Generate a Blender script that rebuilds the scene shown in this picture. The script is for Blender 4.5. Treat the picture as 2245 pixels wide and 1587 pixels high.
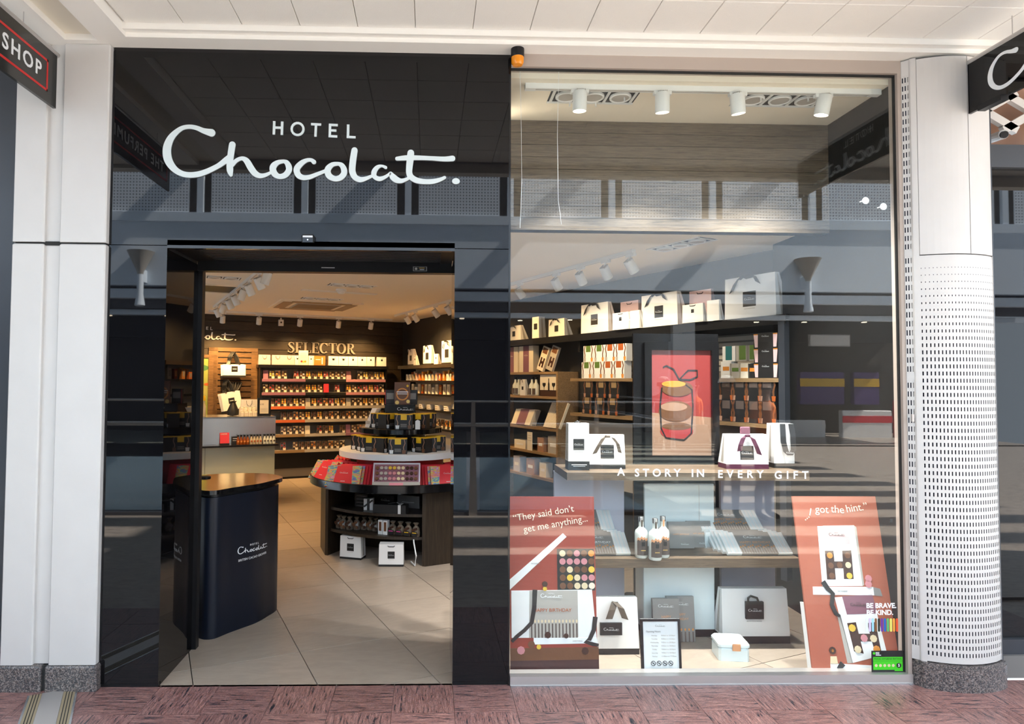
import bpy, math, random
from mathutils import Vector, Matrix
random.seed(7)
S = bpy.context.scene
C = S.collection
for o in list(bpy.data.objects): bpy.data.objects.remove(o)
# ------------------------------------------------------------ camera (solved from the floor-tile grid and the facade edges)
FPX, CX, CY, W, H = 1444.7, 980.29, 783.86, 2245., 1587.
YAW, PIT, ROL = -0.026618, 0.035439, 0.00592
EYE = Vector((0, -3.5362, 1.605))
FW = Vector((-math.sin(YAW)*math.cos(PIT), math.cos(YAW)*math.cos(PIT), math.sin(PIT)))
RT = Vector((math.cos(YAW), math.sin(YAW), 0)); UP = RT.cross(FW)
RT, UP = RT*math.cos(ROL)+UP*math.sin(ROL), -RT*math.sin(ROL)+UP*math.cos(ROL)
cam = bpy.data.cameras.new('camera'); co = bpy.data.objects.new('camera', cam); C.objects.link(co)
m = Matrix((RT, UP, -FW)).transposed().to_4x4(); m.translation = EYE; co.matrix_world = m
cam.sensor_width = 36; cam.lens = FPX*36/W; cam.shift_x = (W/2-CX)/W; cam.shift_y = (CY-H/2)/W
cam.clip_start = .05; cam.clip_end = 200
S.camera = co
# ------------------------------------------------------------ daylight, exposure
S.view_settings.view_transform = 'Standard'; S.view_settings.look = 'None'
S.view_settings.exposure = 0.85; S.view_settings.gamma = 1; S.view_settings.use_curve_mapping = False
cy = S.cycles; cy.max_bounces = 7; cy.diffuse_bounces = 4; cy.glossy_bounces = 4; cy.transmission_bounces = 2; cy.transparent_max_bounces = 10; cy.caustics_reflective = False; cy.caustics_refractive = False; cy.adaptive_threshold = .03; cy.sample_clamp_indirect = 20
wd = bpy.data.worlds.new('sky'); S.world = wd; wd.use_nodes = True
bg = wd.node_tree.nodes['Background']; bg.inputs[0].default_value = (.74, .87, 1, 1); bg.inputs[1].default_value = 2.15
sl = bpy.data.lights.new('sun', 'SUN'); sl.energy = 27; sl.angle = .01; sl.color = (1, .94, .86)
so = bpy.data.objects.new('sun', sl); C.objects.link(so); so.location = (20, -8, 20)
so.rotation_euler = Vector((-.66, -.10, -.70)).to_track_quat('-Z', 'Y').to_euler()
# ------------------------------------------------------------ shop frame: the shop is turned against its front
TH = .393788
UB = Vector((math.cos(TH), math.sin(TH), 0)); VA = Vector((-math.sin(TH), math.cos(TH), 0))
def P(u, v, z=0): q = UB*u+VA*v; q.z = z; return q
def uv(p): return p.dot(UB), p.dot(VA)
def ray(x, y): return FW+RT*((x-CX)/FPX)-UP*((y-CY)/FPX)
def at(x, y, Y): d = ray(x, y); return EYE+d*((Y-EYE.y)/d.y)          # a sight line met with the plane y = Y
def fl(x, y, Z=0): d = ray(x, y); return EYE+d*((Z-EYE.z)/d.z)        # ... with the level z = Z
def onp(x, y, p, n): d = ray(x, y); return EYE+d*((p-EYE).dot(n)/d.dot(n))
def av(x, y, v): return onp(x, y, P(0, v), VA)                        # ... with the shop plane v
# ------------------------------------------------------------ materials
MT = {}
def mat(n, col, rough=.5, metal=0, spec=.5, ior=None, var=0, noise=0, nscale=20, emit=0, bump=0, bscale=200, stretch=None, col2=None):
    if n in MT: return MT[n]
    M = bpy.data.materials.new(n); M.use_nodes = True; MT[n] = M
    t = M.node_tree; N = t.nodes; L = t.links; p = N['Principled BSDF']
    p.inputs['Base Color'].default_value = (*col, 1); p.inputs['Roughness'].default_value = rough
    p.inputs['Metallic'].default_value = metal; p.inputs['Specular IOR Level'].default_value = spec
    if ior: p.inputs['IOR'].default_value = ior
    if emit: p.inputs['Emission Color'].default_value = (*col, 1); p.inputs['Emission Strength'].default_value = emit; M.cycles.emission_sampling = 'NONE'
    M.diffuse_color = (*col, 1)
    if noise or bump or col2:
        tc = N.new('ShaderNodeTexCoord'); mp = N.new('ShaderNodeMapping'); L.new(tc.outputs['Object'], mp.inputs[0])
        if stretch: mp.inputs['Scale'].default_value = stretch
        if var:
            oi = N.new('ShaderNodeObjectInfo'); cb = N.new('ShaderNodeCombineXYZ'); mu = N.new('ShaderNodeMath'); mu.operation = 'MULTIPLY'; mu.inputs[1].default_value = 31
            L.new(oi.outputs['Random'], mu.inputs[0]); L.new(mu.outputs[0], cb.inputs[0]); L.new(mu.outputs[0], cb.inputs[1]); L.new(cb.outputs[0], mp.inputs['Location'])
    if noise or col2:
        nz = N.new('ShaderNodeTexNoise'); nz.inputs['Scale'].default_value = nscale; nz.inputs['Detail'].default_value = 5
        L.new(mp.outputs[0], nz.inputs['Vector']); rp = N.new('ShaderNodeValToRGB')
        a = col; b = col2 or tuple(c*(1-noise) for c in col)
        rp.color_ramp.elements[0].position = .35; rp.color_ramp.elements[1].position = .65
        rp.color_ramp.elements[0].color = (*b, 1); rp.color_ramp.elements[1].color = (*a, 1)
        L.new(nz.outputs['Fac'], rp.inputs[0]); L.new(rp.outputs[0], p.inputs['Base Color'])
    elif var:
        oi = N.new('ShaderNodeObjectInfo'); hs = N.new('ShaderNodeHueSaturation'); hs.inputs['Color'].default_value = (*col, 1)
        mr = N.new('ShaderNodeMapRange'); mr.inputs[3].default_value = 1-var; mr.inputs[4].default_value = 1+var
        L.new(oi.outputs['Random'], mr.inputs[0]); L.new(mr.outputs[0], hs.inputs['Value']); L.new(hs.outputs[0], p.inputs['Base Color'])
    if bump:
        b2 = N.new('ShaderNodeTexNoise'); b2.inputs['Scale'].default_value = bscale; b2.inputs['Detail'].default_value = 3; L.new(mp.outputs[0], b2.inputs['Vector'])
        bp = N.new('ShaderNodeBump'); bp.inputs['Strength'].default_value = bump; bp.inputs['Distance'].default_value = .004
        L.new(b2.outputs['Fac'], bp.inputs['Height']); L.new(bp.outputs[0], p.inputs['Normal'])
    return M
def glassmat(n, f0, tint=(1, 1, 1), rough=0):
    M = bpy.data.materials.new(n); M.use_nodes = True; MT[n] = M; t = M.node_tree; N = t.nodes; L = t.links
    N.remove(N['Principled BSDF']); out = N['Material Output']
    tr = N.new('ShaderNodeBsdfTransparent'); tr.inputs[0].default_value = (*tint, 1)
    gl = N.new('ShaderNodeBsdfGlossy'); gl.inputs['Roughness'].default_value = rough
    lw = N.new('ShaderNodeLayerWeight'); lw.inputs[0].default_value = .5
    pw = N.new('ShaderNodeMath'); pw.operation = 'POWER'; pw.inputs[1].default_value = 5; L.new(lw.outputs['Facing'], pw.inputs[0])
    mr = N.new('ShaderNodeMapRange'); mr.inputs[3].default_value = f0; mr.inputs[4].default_value = 1; L.new(pw.outputs[0], mr.inputs[0])
    mx = N.new('ShaderNodeMixShader'); L.new(mr.outputs[0], mx.inputs[0]); L.new(tr.outputs[0], mx.inputs[1]); L.new(gl.outputs[0], mx.inputs[2]); L.new(mx.outputs[0], out.inputs[0])
    M.diffuse_color = (.8, .9, 1, .2)
    return M
def speckle(n, cols, scale, rough=.35):
    M = bpy.data.materials.new(n); M.use_nodes = True; MT[n] = M; t = M.node_tree; N = t.nodes; L = t.links; p = N['Principled BSDF']
    p.inputs['Roughness'].default_value = rough
    tc = N.new('ShaderNodeTexCoord'); vo = N.new('ShaderNodeTexVoronoi'); vo.inputs['Scale'].default_value = scale; L.new(tc.outputs['Object'], vo.inputs['Vector'])
    sp = N.new('ShaderNodeSeparateColor'); L.new(vo.outputs['Color'], sp.inputs[0]); rp = N.new('ShaderNodeValToRGB'); rp.color_ramp.interpolation = 'CONSTANT'
    el = rp.color_ramp.elements
    while len(el) < len(cols): el.new(.5)
    for i, c in enumerate(cols): el[i].position = i/len(cols); el[i].color = (*c, 1)
    L.new(sp.outputs[0], rp.inputs[0]); L.new(rp.outputs[0], p.inputs['Base Color'])
    return M
def streak(n, cols, sx, sy, rough=.3, sc=6, sz=1, lo=.3):
    M = bpy.data.materials.new(n); M.use_nodes = True; MT[n] = M; t = M.node_tree; N = t.nodes; L = t.links; p = N['Principled BSDF']
    p.inputs['Roughness'].default_value = rough
    tc = N.new('ShaderNodeTexCoord'); mp = N.new('ShaderNodeMapping'); mp.inputs['Scale'].default_value = (sx, sy, sz); L.new(tc.outputs['Object'], mp.inputs[0])
    oi = N.new('ShaderNodeObjectInfo'); mu = N.new('ShaderNodeMath'); mu.operation = 'MULTIPLY'; mu.inputs[1].default_value = 37; L.new(oi.outputs['Random'], mu.inputs[0])
    cb = N.new('ShaderNodeCombineXYZ'); [L.new(mu.outputs[0], cb.inputs[i]) for i in range(3)]; L.new(cb.outputs[0], mp.inputs['Location'])
    nz = N.new('ShaderNodeTexNoise'); nz.inputs['Scale'].default_value = sc; nz.inputs['Detail'].default_value = 8; nz.inputs['Roughness'].default_value = .68; nz.inputs['Distortion'].default_value = .6; L.new(mp.outputs[0], nz.inputs['Vector'])
    rp = N.new('ShaderNodeValToRGB'); el = rp.color_ramp.elements
    while len(el) < len(cols): el.new(.5)
    for i, c in enumerate(cols): el[i].position = lo+(1-2*lo)*i/(len(cols)-1); el[i].color = (*c, 1)
    L.new(nz.outputs['Fac'], rp.inputs[0])
    hs = N.new('ShaderNodeHueSaturation'); mr = N.new('ShaderNodeMapRange'); mr.inputs[3].default_value = .86; mr.inputs[4].default_value = 1.1
    L.new(oi.outputs['Random'], mr.inputs[0]); L.new(mr.outputs[0], hs.inputs['Value']); L.new(rp.outputs[0], hs.inputs['Color']); L.new(hs.outputs[0], p.inputs['Base Color'])
    return M
def dots(n, col, hole, pitch, rad, axes=(0, 2)):
    M = mat(n, col, .4); t = M.node_tree; N = t.nodes; L = t.links; p = N['Principled BSDF']
    tc = N.new('ShaderNodeTexCoord'); sx = N.new('ShaderNodeSeparateXYZ'); L.new(tc.outputs['Object'], sx.inputs[0])
    def M2(op, a, b=None):
        q = N.new('ShaderNodeMath'); q.operation = op
        for i, w in enumerate((a, b)):
            if w is None: continue
            if isinstance(w, (int, float)): q.inputs[i].default_value = w
            else: L.new(w, q.inputs[i])
        return q.outputs[0]
    fr = [M2('SUBTRACT', M2('FRACT', M2('DIVIDE', sx.outputs[k], pitch)), .5) for k in axes]
    d = M2('SQRT', M2('ADD', M2('MULTIPLY', fr[0], fr[0]), M2('MULTIPLY', fr[1], fr[1])))
    lt = M2('LESS_THAN', d, rad/pitch)
    mx = N.new('ShaderNodeMix'); mx.data_type = 'RGBA'; mx.inputs[6].default_value = (*col, 1); mx.inputs[7].default_value = (*hole, 1); L.new(lt, mx.inputs[0]); L.new(mx.outputs[2], p.inputs['Base Color'])
    return M
mat('white_paint', (.63, .605, .58), .45, noise=.03, nscale=6)
mat('soffit_tile', (.90, .87, .82), .8, bump=.5, bscale=260)
mat('soffit_plain', (.90, .87, .82), .7)
mat('joint_dark', (.02, .02, .02), .8)
mat('black_glass', (.004, .004, .005), .015, ior=1.43)
mat('black_gloss', (.006, .006, .007), .12)
mat('black_satin', (.008, .008, .009), .35, spec=.3)
mat('black_stand', (.005, .008, .017), .34, spec=.35)
mat('black_card', (.012, .012, .013), .5)
mat('grey_card', (.24, .235, .23), .5)
mat('white_card', (.86, .86, .86), .5)
mat('cream_card', (.80, .74, .62), .5)
mat('pink_card', (.80, .30, .36), .5)
mat('pink_pale', (.80, .56, .56), .5)
mat('red_card', (.75, .03, .05), .4)
mat('orange_card', (.78, .20, .04), .45)
mat('mauve_card', (.24, .10, .14), .5)
mat('mauve_strip', (.30, .13, .20), .5)
mat('pink_strip', (.55, .25, .30), .5)
mat('orange_strip', (.62, .14, .04), .5)
mat('grey_strip', (.45, .42, .38), .5)
mat('brown_strip', (.30, .20, .10), .5)
mat('yellow_card', (.85, .52, .02), .45)
mat('vinyl_white', (.86, .88, .90), .4)
mat('sign_white', (.62, .68, .68), .35)
mat('cream_print', (.85, .74, .60), .5)
mat('lilac_panel', (.58, .58, .68), .5)
mat('white_box', (.74, .84, .87), .35)
mat('warm_ceiling', (.88, .79, .65), .8)  # warm lamp light is put into the ceiling colour
mat('dark_wall', (.022, .021, .021), .6)
mat('bay_dark', (.010, .010, .010), .6, spec=.2)
mat('grey_plinth', (.18, .17, .16), .6)
streak('wood_plank', [(.045, .033, .022), (.125, .086, .054), (.19, .13, .08)], 1.2, 10, .5, sc=5, sz=26)
mat('track_white', (.80, .80, .78), .4)
mat('lamp_glow', (1, .84, .62), .5, emit=14)
mat('aluminium', (.55, .52, .50), .38, metal=.6)
mat('frame_brown', (.44, .37, .32), .5)
mat('steel', (.55, .56, .57), .25, metal=.9)
mat('chrome', (.75, .75, .75), .12, metal=1)
mat('amber', (.85, .28, .01), .15)
mat('red_paint', (.62, .02, .02), .4)
mat('sign_grey', (.03, .03, .028), .12)
mat('dark_frame', (.035, .04, .05), .35)
mat('counter_glass', (.50, .55, .46), .15)
mat('copper', (.70, .34, .17), .4)
mat('brown_ribbon', (.10, .075, .055), .5)
mat('plum_ribbon', (.09, .02, .05), .4)
mat('black_ribbon', (.015, .015, .016), .35)
mat('choc_dark', (.05, .018, .010), .35)
mat('choc_milk', (.16, .065, .028), .35)
mat('choc_white', (.76, .62, .40), .35)
mat('choc_red', (.42, .04, .04), .35)
mat('choc_orange', (.72, .27, .04), .35)
mat('choc_yellow', (.78, .52, .06), .35)
mat('choc_pink', (.62, .25, .28), .35)
mat('clear_pack', (.16, .13, .10), .15)
mat('bottle_cream', (.68, .72, .68), .18)
mat('amber_liquid', (.28, .07, .01), .1)
mat('gold_foil', (.75, .50, .16), .3, metal=.6)
mat('label_brown', (.10, .075, .065), .5)
mat('teal_card', (.01, .15, .17), .5)
mat('green_card', (.10, .18, .03), .5)
mat('rust_card', (.40, .09, .015), .5)
mat('magenta_card', (.72, .06, .30), .5)
mat('poster_left', (.32, .045, .025), .55)
mat('poster_right', (.48, .15, .085), .55, col2=(.36, .08, .042), nscale=.9)
mat('poster_dark', (.06, .02, .018), .4)
mat('hygiene_green', (.06, .62, .02), .4)
mat('red_art', (.30, .032, .03), .5)
mat('tan_art', (.40, .22, .145), .5)
mat('letter_bronze', (.34, .31, .27), .4, metal=.2)
mat('lit_white', (.90, .88, .84), .4)
streak('holo', [(.30, .16, .42), (.10, .20, .62), (.12, .50, .42), (.72, .62, .12), (.78, .30, .10), (.60, .16, .40), (.55, .45, .60)], 3, 3, .2, sc=4, sz=9, lo=.38)  # the foil's rainbow sheen, painted in as streaks of colour
mat('green_poster', (.22, .30, .06), .5, col2=(.36, .33, .10), nscale=3)
glassmat('window_glass', .038, (.97, .985, .975))
glassmat('clear_glass', .05, (.96, .98, .98))
glassmat('rail_glass', .05, (.80, .88, .90))
speckle('granite_grey', [(.03, .03, .035), (.10, .095, .095), (.20, .17, .16), (.06, .06, .065), (.28, .24, .22), (.12, .09, .08)], 210)
for k, (sx, sy) in (('a', (1.1, 11)), ('b', (11, 1.1))):
    streak('granite_pink_'+k, [(.018, .022, .035), (.08, .065, .07), (.38, .16, .13), (.06, .06, .075), (.52, .25, .21), (.11, .085, .09), (.46, .24, .205)], sx, sy, .3, sc=9, lo=.38)
streak('mall_floor', [(.28, .24, .21), (.46, .40, .345), (.58, .51, .44)], 2, 4, .3, sc=4)
streak('shop_tile', [(.355, .29, .23), (.425, .35, .28)], 2, 6, .38, sc=4)
streak('wood_bulk', [(.05, .038, .027), (.13, .10, .07), (.19, .145, .10)], 1.2, 12, .5, sc=6, sz=22)
streak('wood_dark', [(.014, .010, .006), (.032, .021, .012), (.052, .034, .019)], 1.2, 12, .55, sc=5, sz=16)
streak('wood_brown', [(.06, .032, .012), (.14, .075, .028), (.20, .11, .045)], 1.2, 12, .5, sc=5, sz=14)
streak('wood_oak', [(.16, .095, .045), (.28, .18, .09), (.36, .24, .13)], 1.2, 10, .5, sc=5, sz=26)
streak('wood_wenge', [(.010, .007, .005), (.028, .018, .011), (.05, .034, .02)], 16, 16, .4, sc=4, sz=1)
dots('perforated_white', (.84, .89, .95), (.10, .12, .14), .078, .017)
# ------------------------------------------------------------ mesh builders
class MB:
    def __init__(s): s.v = []; s.f = []; s.m = []
    def poly(s, pts, mi=0):
        n = len(s.v); s.v += [tuple(p) for p in pts]; s.f.append(tuple(range(n, n+len(pts)))); s.m.append(mi); return s
    def hexa(s, b, t, mi=0):
        n = len(s.v); s.v += [tuple(p) for p in b]+[tuple(p) for p in t]; k = len(b)
        s.f.append(tuple(n+k-1-i for i in range(k))); s.f.append(tuple(n+k+i for i in range(k)))
        for i in range(k): j = (i+1) % k; s.f.append((n+i, n+j, n+k+j, n+k+i))
        s.m += [mi]*(k+2); return s
    def box(s, x0, x1, y0, y1, z0, z1, mi=0):
        return s.hexa([(x0, y0, z0), (x1, y0, z0), (x1, y1, z0), (x0, y1, z0)], [(x0, y0, z1), (x1, y0, z1), (x1, y1, z1), (x0, y1, z1)], mi)
    def bev(s, x0, x1, y0, y1, z0, z1, r, mi=0):      # box with chamfered vertical edges and top
        def ring(i, z): return [(x0+i, y0+i+r, z), (x0+i+r, y0+i, z), (x1-i-r, y0+i, z), (x1-i, y0+i+r, z), (x1-i, y1-i-r, z), (x1-i-r, y1-i, z), (x0+i+r, y1-i, z), (x0+i, y1-i-r, z)]
        s.hexa(ring(0, z0), ring(0, z1-r), mi); k = 8; s.f.pop(-9); s.m.pop(-9)
        n = len(s.v); s.v += ring(r*.7, z1); base = n-8
        for i in range(8): j = (i+1) % 8; s.f.append((base+i, base+j, n+j, n+i)); s.m.append(mi)
        s.f.append(tuple(range(n, n+8))); s.m.append(mi); return s
    def prism(s, pts, z0, z1, mi=0): return s.hexa([(x, y, z0) for x, y in pts], [(x, y, z1) for x, y in pts], mi)
    def prismxz(s, pts, y0, y1, mi=0): return s.hexa([(x, y1, z) for x, z in pts], [(x, y0, z) for x, z in pts], mi)
    def lathe(s, prof, n=24, mi=0, c=(0, 0, 0), a0=0, a1=2*math.pi, cap=True):
        full = abs(a1-a0-2*math.pi) < 1e-6; k = n if full else n+1; st = len(s.v)
        for r, z in prof:
            for i in range(k): a = a0+(a1-a0)*i/n; s.v.append((c[0]+r*math.cos(a), c[1]+r*math.sin(a), c[2]+z))
        for j in range(len(prof)-1):
            for i in range(n):
                q = (i+1) % k; s.f.append((st+j*k+i, st+j*k+q, st+(j+1)*k+q, st+(j+1)*k+i)); s.m.append(mi)
        if cap and full:
            if prof[0][0] > 1e-5: s.f.append(tuple(st+k-1-i for i in range(k))); s.m.append(mi)
            if prof[-1][0] > 1e-5: s.f.append(tuple(st+(len(prof)-1)*k+i for i in range(k))); s.m.append(mi)
        return s
    def tube(s, pts, r, n=8, mi=0):
        pts = [Vector(p) for p in pts]; st = len(s.v); K = len(pts)
        rr = r if isinstance(r, (list, tuple)) else [r]*K
        for i, p in enumerate(pts):
            t = (pts[min(i+1, K-1)]-pts[max(i-1, 0)]).normalized(); a = t.orthogonal() if abs(t.z) > .95 else t.cross(Vector((0, 0, 1)))
            a.normalize(); b = t.cross(a)
            for j in range(n): w = 2*math.pi*j/n; s.v.append(tuple(p+(a*math.cos(w)+b*math.sin(w))*rr[i]))
        for i in range(K-1):
            for j in range(n): q = (j+1) % n; s.f.append((st+i*n+j, st+i*n+q, st+(i+1)*n+q, st+(i+1)*n+j)); s.m.append(mi)
        s.f.append(tuple(st+n-1-j for j in range(n))); s.f.append(tuple(st+(K-1)*n+j for j in range(n))); s.m += [mi, mi]; return s
    def disc(s, cx, cz, r, y0, y1, n=10, mi=0, sq=1, rot=0):
        return s.prismxz([(cx+r*math.cos(2*math.pi*i/n+rot), cz+r*sq*math.sin(2*math.pi*i/n+rot)) for i in range(n)], y0, y1, mi)
    def band(s, pts, w, y0, y1, mi=0):               # flat stroke in the xz plane; w = half width or list
        K = len(pts); ww = w if isinstance(w, (list, tuple)) else [w]*K; L = []; R = []
        for i, (x, z) in enumerate(pts):
            a = pts[max(i-1, 0)]; b = pts[min(i+1, K-1)]; dx, dz = b[0]-a[0], b[1]-a[1]; l = math.hypot(dx, dz) or 1
            L.append((x-dz/l*ww[i], z+dx/l*ww[i])); R.append((x+dz/l*ww[i], z-dx/l*ww[i]))
        for i in range(K-1): s.prismxz([R[i], R[i+1], L[i+1], L[i]], y0, y1, mi)
        return s
    def sheet(s, pts, wid, mi=0):                     # ribbon strip through 3-D points, width vector wid
        w = Vector(wid)
        for a, b in zip(pts[:-1], pts[1:]): a, b = Vector(a), Vector(b); s.poly([a-w, b-w, b+w, a+w], mi)
        return s
    def xf(s, M, st=0): s.v[st:] = [tuple(M @ Vector(p)) for p in s.v[st:]]; return s
    def mesh(s, n, mats, smooth=False):
        me = bpy.data.meshes.new(n); me.from_pydata(s.v, [], s.f)
        for q in (mats if isinstance(mats, (list, tuple)) else [mats]): me.materials.append(MT[q])
        me.polygons.foreach_set('material_index', s.m)
        if smooth:
            me.polygons.foreach_set('use_smooth', [True]*len(s.f)); me.set_sharp_from_angle(angle=.6)
        me.update(); return me
    def build(s, n, mats, parent=None, loc=(0, 0, 0), rz=0, smooth=False): return put(n, s.mesh(n, mats, smooth), parent, loc, rz)
def put(n, me, parent=None, loc=(0, 0, 0), rz=0, rot=None):
    o = bpy.data.objects.new(n, me); C.objects.link(o); o.location = loc; o.rotation_euler = rot or (0, 0, rz)
    if parent: o.parent = parent
    return o
def tag(o, label=None, cat=None, group=None, kind=None):
    for k, w in (('label', label), ('category', cat), ('group', group), ('kind', kind)):
        if w: o[k] = w
    return o
def thing(n, label, cat, loc=(0, 0, 0), rz=0, group=None, rot=None): return tag(put(n, None, None, loc, rz, rot), label, cat, group)
def struct(o): o['kind'] = 'structure'; return o
KIDS = {}
def dup(root, loc, rz, label=None, group=None):
    def cp(o, par):
        c = o.copy(); C.objects.link(c); c.parent = par
        for k in [x for x in bpy.data.objects if x.parent == o]: cp(k, c)
        return c
    r = cp(root, None); r.location = loc; r.rotation_euler = (root.rotation_euler.x, root.rotation_euler.y, rz)
    if label: r['label'] = label
    if group: r['group'] = group
    return r
TXC = {}
def tmesh(s, size, m, al='CENTER', sp=1, ext=.0006, bold=0, res=3):
    k = (s, round(size, 4), m, al, sp, ext, bold)
    if k in TXC: return TXC[k]
    cu = bpy.data.curves.new('lettering', 'FONT'); cu.body = s; cu.size = size; cu.align_x = al; cu.align_y = 'CENTER'; cu.space_character = sp; cu.extrude = ext; cu.offset = bold; cu.resolution_u = res
    o = bpy.data.objects.new('tmp', cu); C.objects.link(o); dg = bpy.context.evaluated_depsgraph_get()
    me = bpy.data.meshes.new_from_object(o.evaluated_get(dg)); bpy.data.objects.remove(o); bpy.data.curves.remove(cu)
    me.transform(Matrix.Rotation(math.pi/2, 4, 'X')); me.name = 'lettering'; me.materials.clear(); me.materials.append(MT[m]); TXC[k] = me
    return me
def text(s, size, m, parent, loc, rz=0, n='lettering', **k): return put(n, tmesh(s, size, m, **k), parent, loc, rz)
# ------------------------------------------------------------ the shop's handwritten lettering, drawn as brush strokes (x, y, half width)
STK = [
 [(752,262,54),(640,235,38),(540,195,32),(440,180,30),(340,200,31),(250,265,38),(180,350,48),(140,450,56),(130,540,58),(145,640,58),(190,730,52),(260,805,44),(350,855,40),(450,872,40),(560,862,40),(660,832,38),(770,782,36),(870,725,36),(960,655,42),(1010,610,40)],
 [(1048,428,46),(1030,560,45),(1018,700,45),(1022,800,44),(1036,860,26)],
 [(1050,720,30),(1110,655,28),(1190,623,28),(1255,660,42),(1310,750,46),(1370,830,44),(1440,868,36),(1520,858,27),(1600,820,20)],
 [(1780,656,25),(1700,672,32),(1640,720,45),(1625,775,46),(1655,840,44),(1720,876,36),(1800,855,40),(1850,790,42),(1850,730,42),(1820,675,35),(1780,656,25)],
 [(2205,660,32),(2165,632,25),(2100,638,28),(2030,680,38),(1972,745,44),(1965,800,44),(1995,858,42),(2060,888,36),(2140,880,32),(2230,845,28),(2360,790,24)],
 [(2553,680,25),(2473,692,32),(2413,745,42),(2400,800,44),(2433,865,44),(2508,898,38),(2583,880,40),(2633,820,42),(2631,755,42),(2598,700,34),(2553,680,25)],
 [(2780,484,44),(2763,600,46),(2751,720,46),(2755,800,46),(2793,872,42),(2863,905,38),(2943,888,28),(3033,850,20)],
 [(3226,724,22),(3173,703,17),(3113,720,28),(3068,775,36),(3058,830,36),(3083,872,32),(3143,890,32),(3213,865,24),(3273,825,20),(3298,800,18),(3323,850,44),(3373,895,46),(3443,915,34),(3513,895,24),(3563,870,22)],
 [(3583,510,48),(3575,600,50),(3563,720,46),(3563,800,44),(3593,860,42),(3673,905,40),(3793,922,36),(3913,915,34),(4013,885,26),(4068,858,22)],
 [(3388,595,28),(3513,582,36),(3663,578,33),(3863,582,30),(4063,590,34),(4180,580,40)]]
HOT = [[(1635,80,17),(1632,272,17)],[(1748,84,17),(1745,276,17)],[(1640,172,16),(1745,174,16)],
 [(1967+84*math.cos(i*math.pi/9),188+87*math.sin(i*math.pi/9),16) for i in range(19)],
 [(2158,114,16),(2301,118,16)],[(2228,118,17),(2222,293,17)],
 [(2428,104,17),(2425,300,17)],[(2428,120,16),(2537,123,16)],[(2428,200,16),(2518,202,16)],[(2425,284,16),(2532,287,16)],[(2686,112,18),(2684,308,18)],[(2684,292,16),(2793,295,16)]]
def smoothst(st, k):
    out = []
    for i in range(len(st)-1):
        p0, p1, p2, p3 = st[max(i-1, 0)], st[i], st[i+1], st[min(i+2, len(st)-1)]
        for j in range(k):
            t = j/k; out.append(tuple(.5*(2*p1[c]+(p2[c]-p0[c])*t+(2*p0[c]-5*p1[c]+4*p2[c]-p3[c])*t*t+(3*p1[c]-p0[c]-3*p2[c]+p3[c])*t**3) for c in range(3)))
    return out+[st[-1]]
LGC = {}
def logo(w, m, ext=.0006, hotel=True, res=None):
    """lettering mesh of width w, centred, in the xz plane facing -y"""
    key = (round(w, 4), m, ext, hotel)
    if key in LGC: return LGC[key]
    k = res or (4 if w > .6 else 2 if w > .12 else 1); s = w/4157.; B = MB()
    def T(x, y): return ((x-2150)*s, (560-y)*s)
    for i_, st in enumerate(STK):
        e = ext*(1+.06*i_); q = smoothst(st, k); B.band([T(x, y) for x, y, h in q], [h*s for x, y, h in q], -e, e)
        for j_, (x, y, h) in enumerate((q[0], q[-1]) if k > 1 else ()): B.disc(*T(x, y), h*s, -e*(1.015+.015*j_), e, 12)
    B.disc(*T(4231, 908), 56*s, -ext, ext, 12, sq=.78, rot=.3)
    if hotel:
        for i_, st in enumerate(HOT): B.band([T(x, y) for x, y, h in st], [h*s for x, y, h in st], -ext*(1+.03*i_), ext)
    me = B.mesh('lettering', m); LGC[key] = me; return me

LETS = [(0,), (1, 2), (3,), (4,), (5,), (6,), (7,), (8, 9)]; CAPS = [(0, 1, 2), (3,), (4, 5), (6, 7, 8, 9), (10, 11)]
def logo_parts(w, m, parent, loc, rz, ext, k=4):
    """the same lettering with each letter as a part of its own"""
    s = w/4157.
    def T(x, y): return ((x-2150)*s, (560-y)*s)
    for g in LETS:
        B = MB()
        for i_ in g:
            e = ext*(1+.06*i_); q = smoothst(STK[i_], k); B.band([T(x, y) for x, y, h in q], [h*s for x, y, h in q], -e, e)
            for j_, (x, y, h) in enumerate((q[0], q[-1])): B.disc(*T(x, y), h*s, -e*(1.015+.015*j_), e, 14)
        B.build('script_letter', m, parent, loc, rz)
    MB().disc(*T(4231, 908), 56*s, -ext, ext, 16, sq=.78, rot=.3).build('full_stop', m, parent, loc, rz)
    for g in CAPS:
        B = MB()
        for i_ in g: B.band([T(x, y) for x, y, h in HOT[i_]], [h*s for x, y, h in HOT[i_]], -ext*(1+.03*i_), ext)
        B.build('capital_letter', m, parent, loc, rz)
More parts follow.
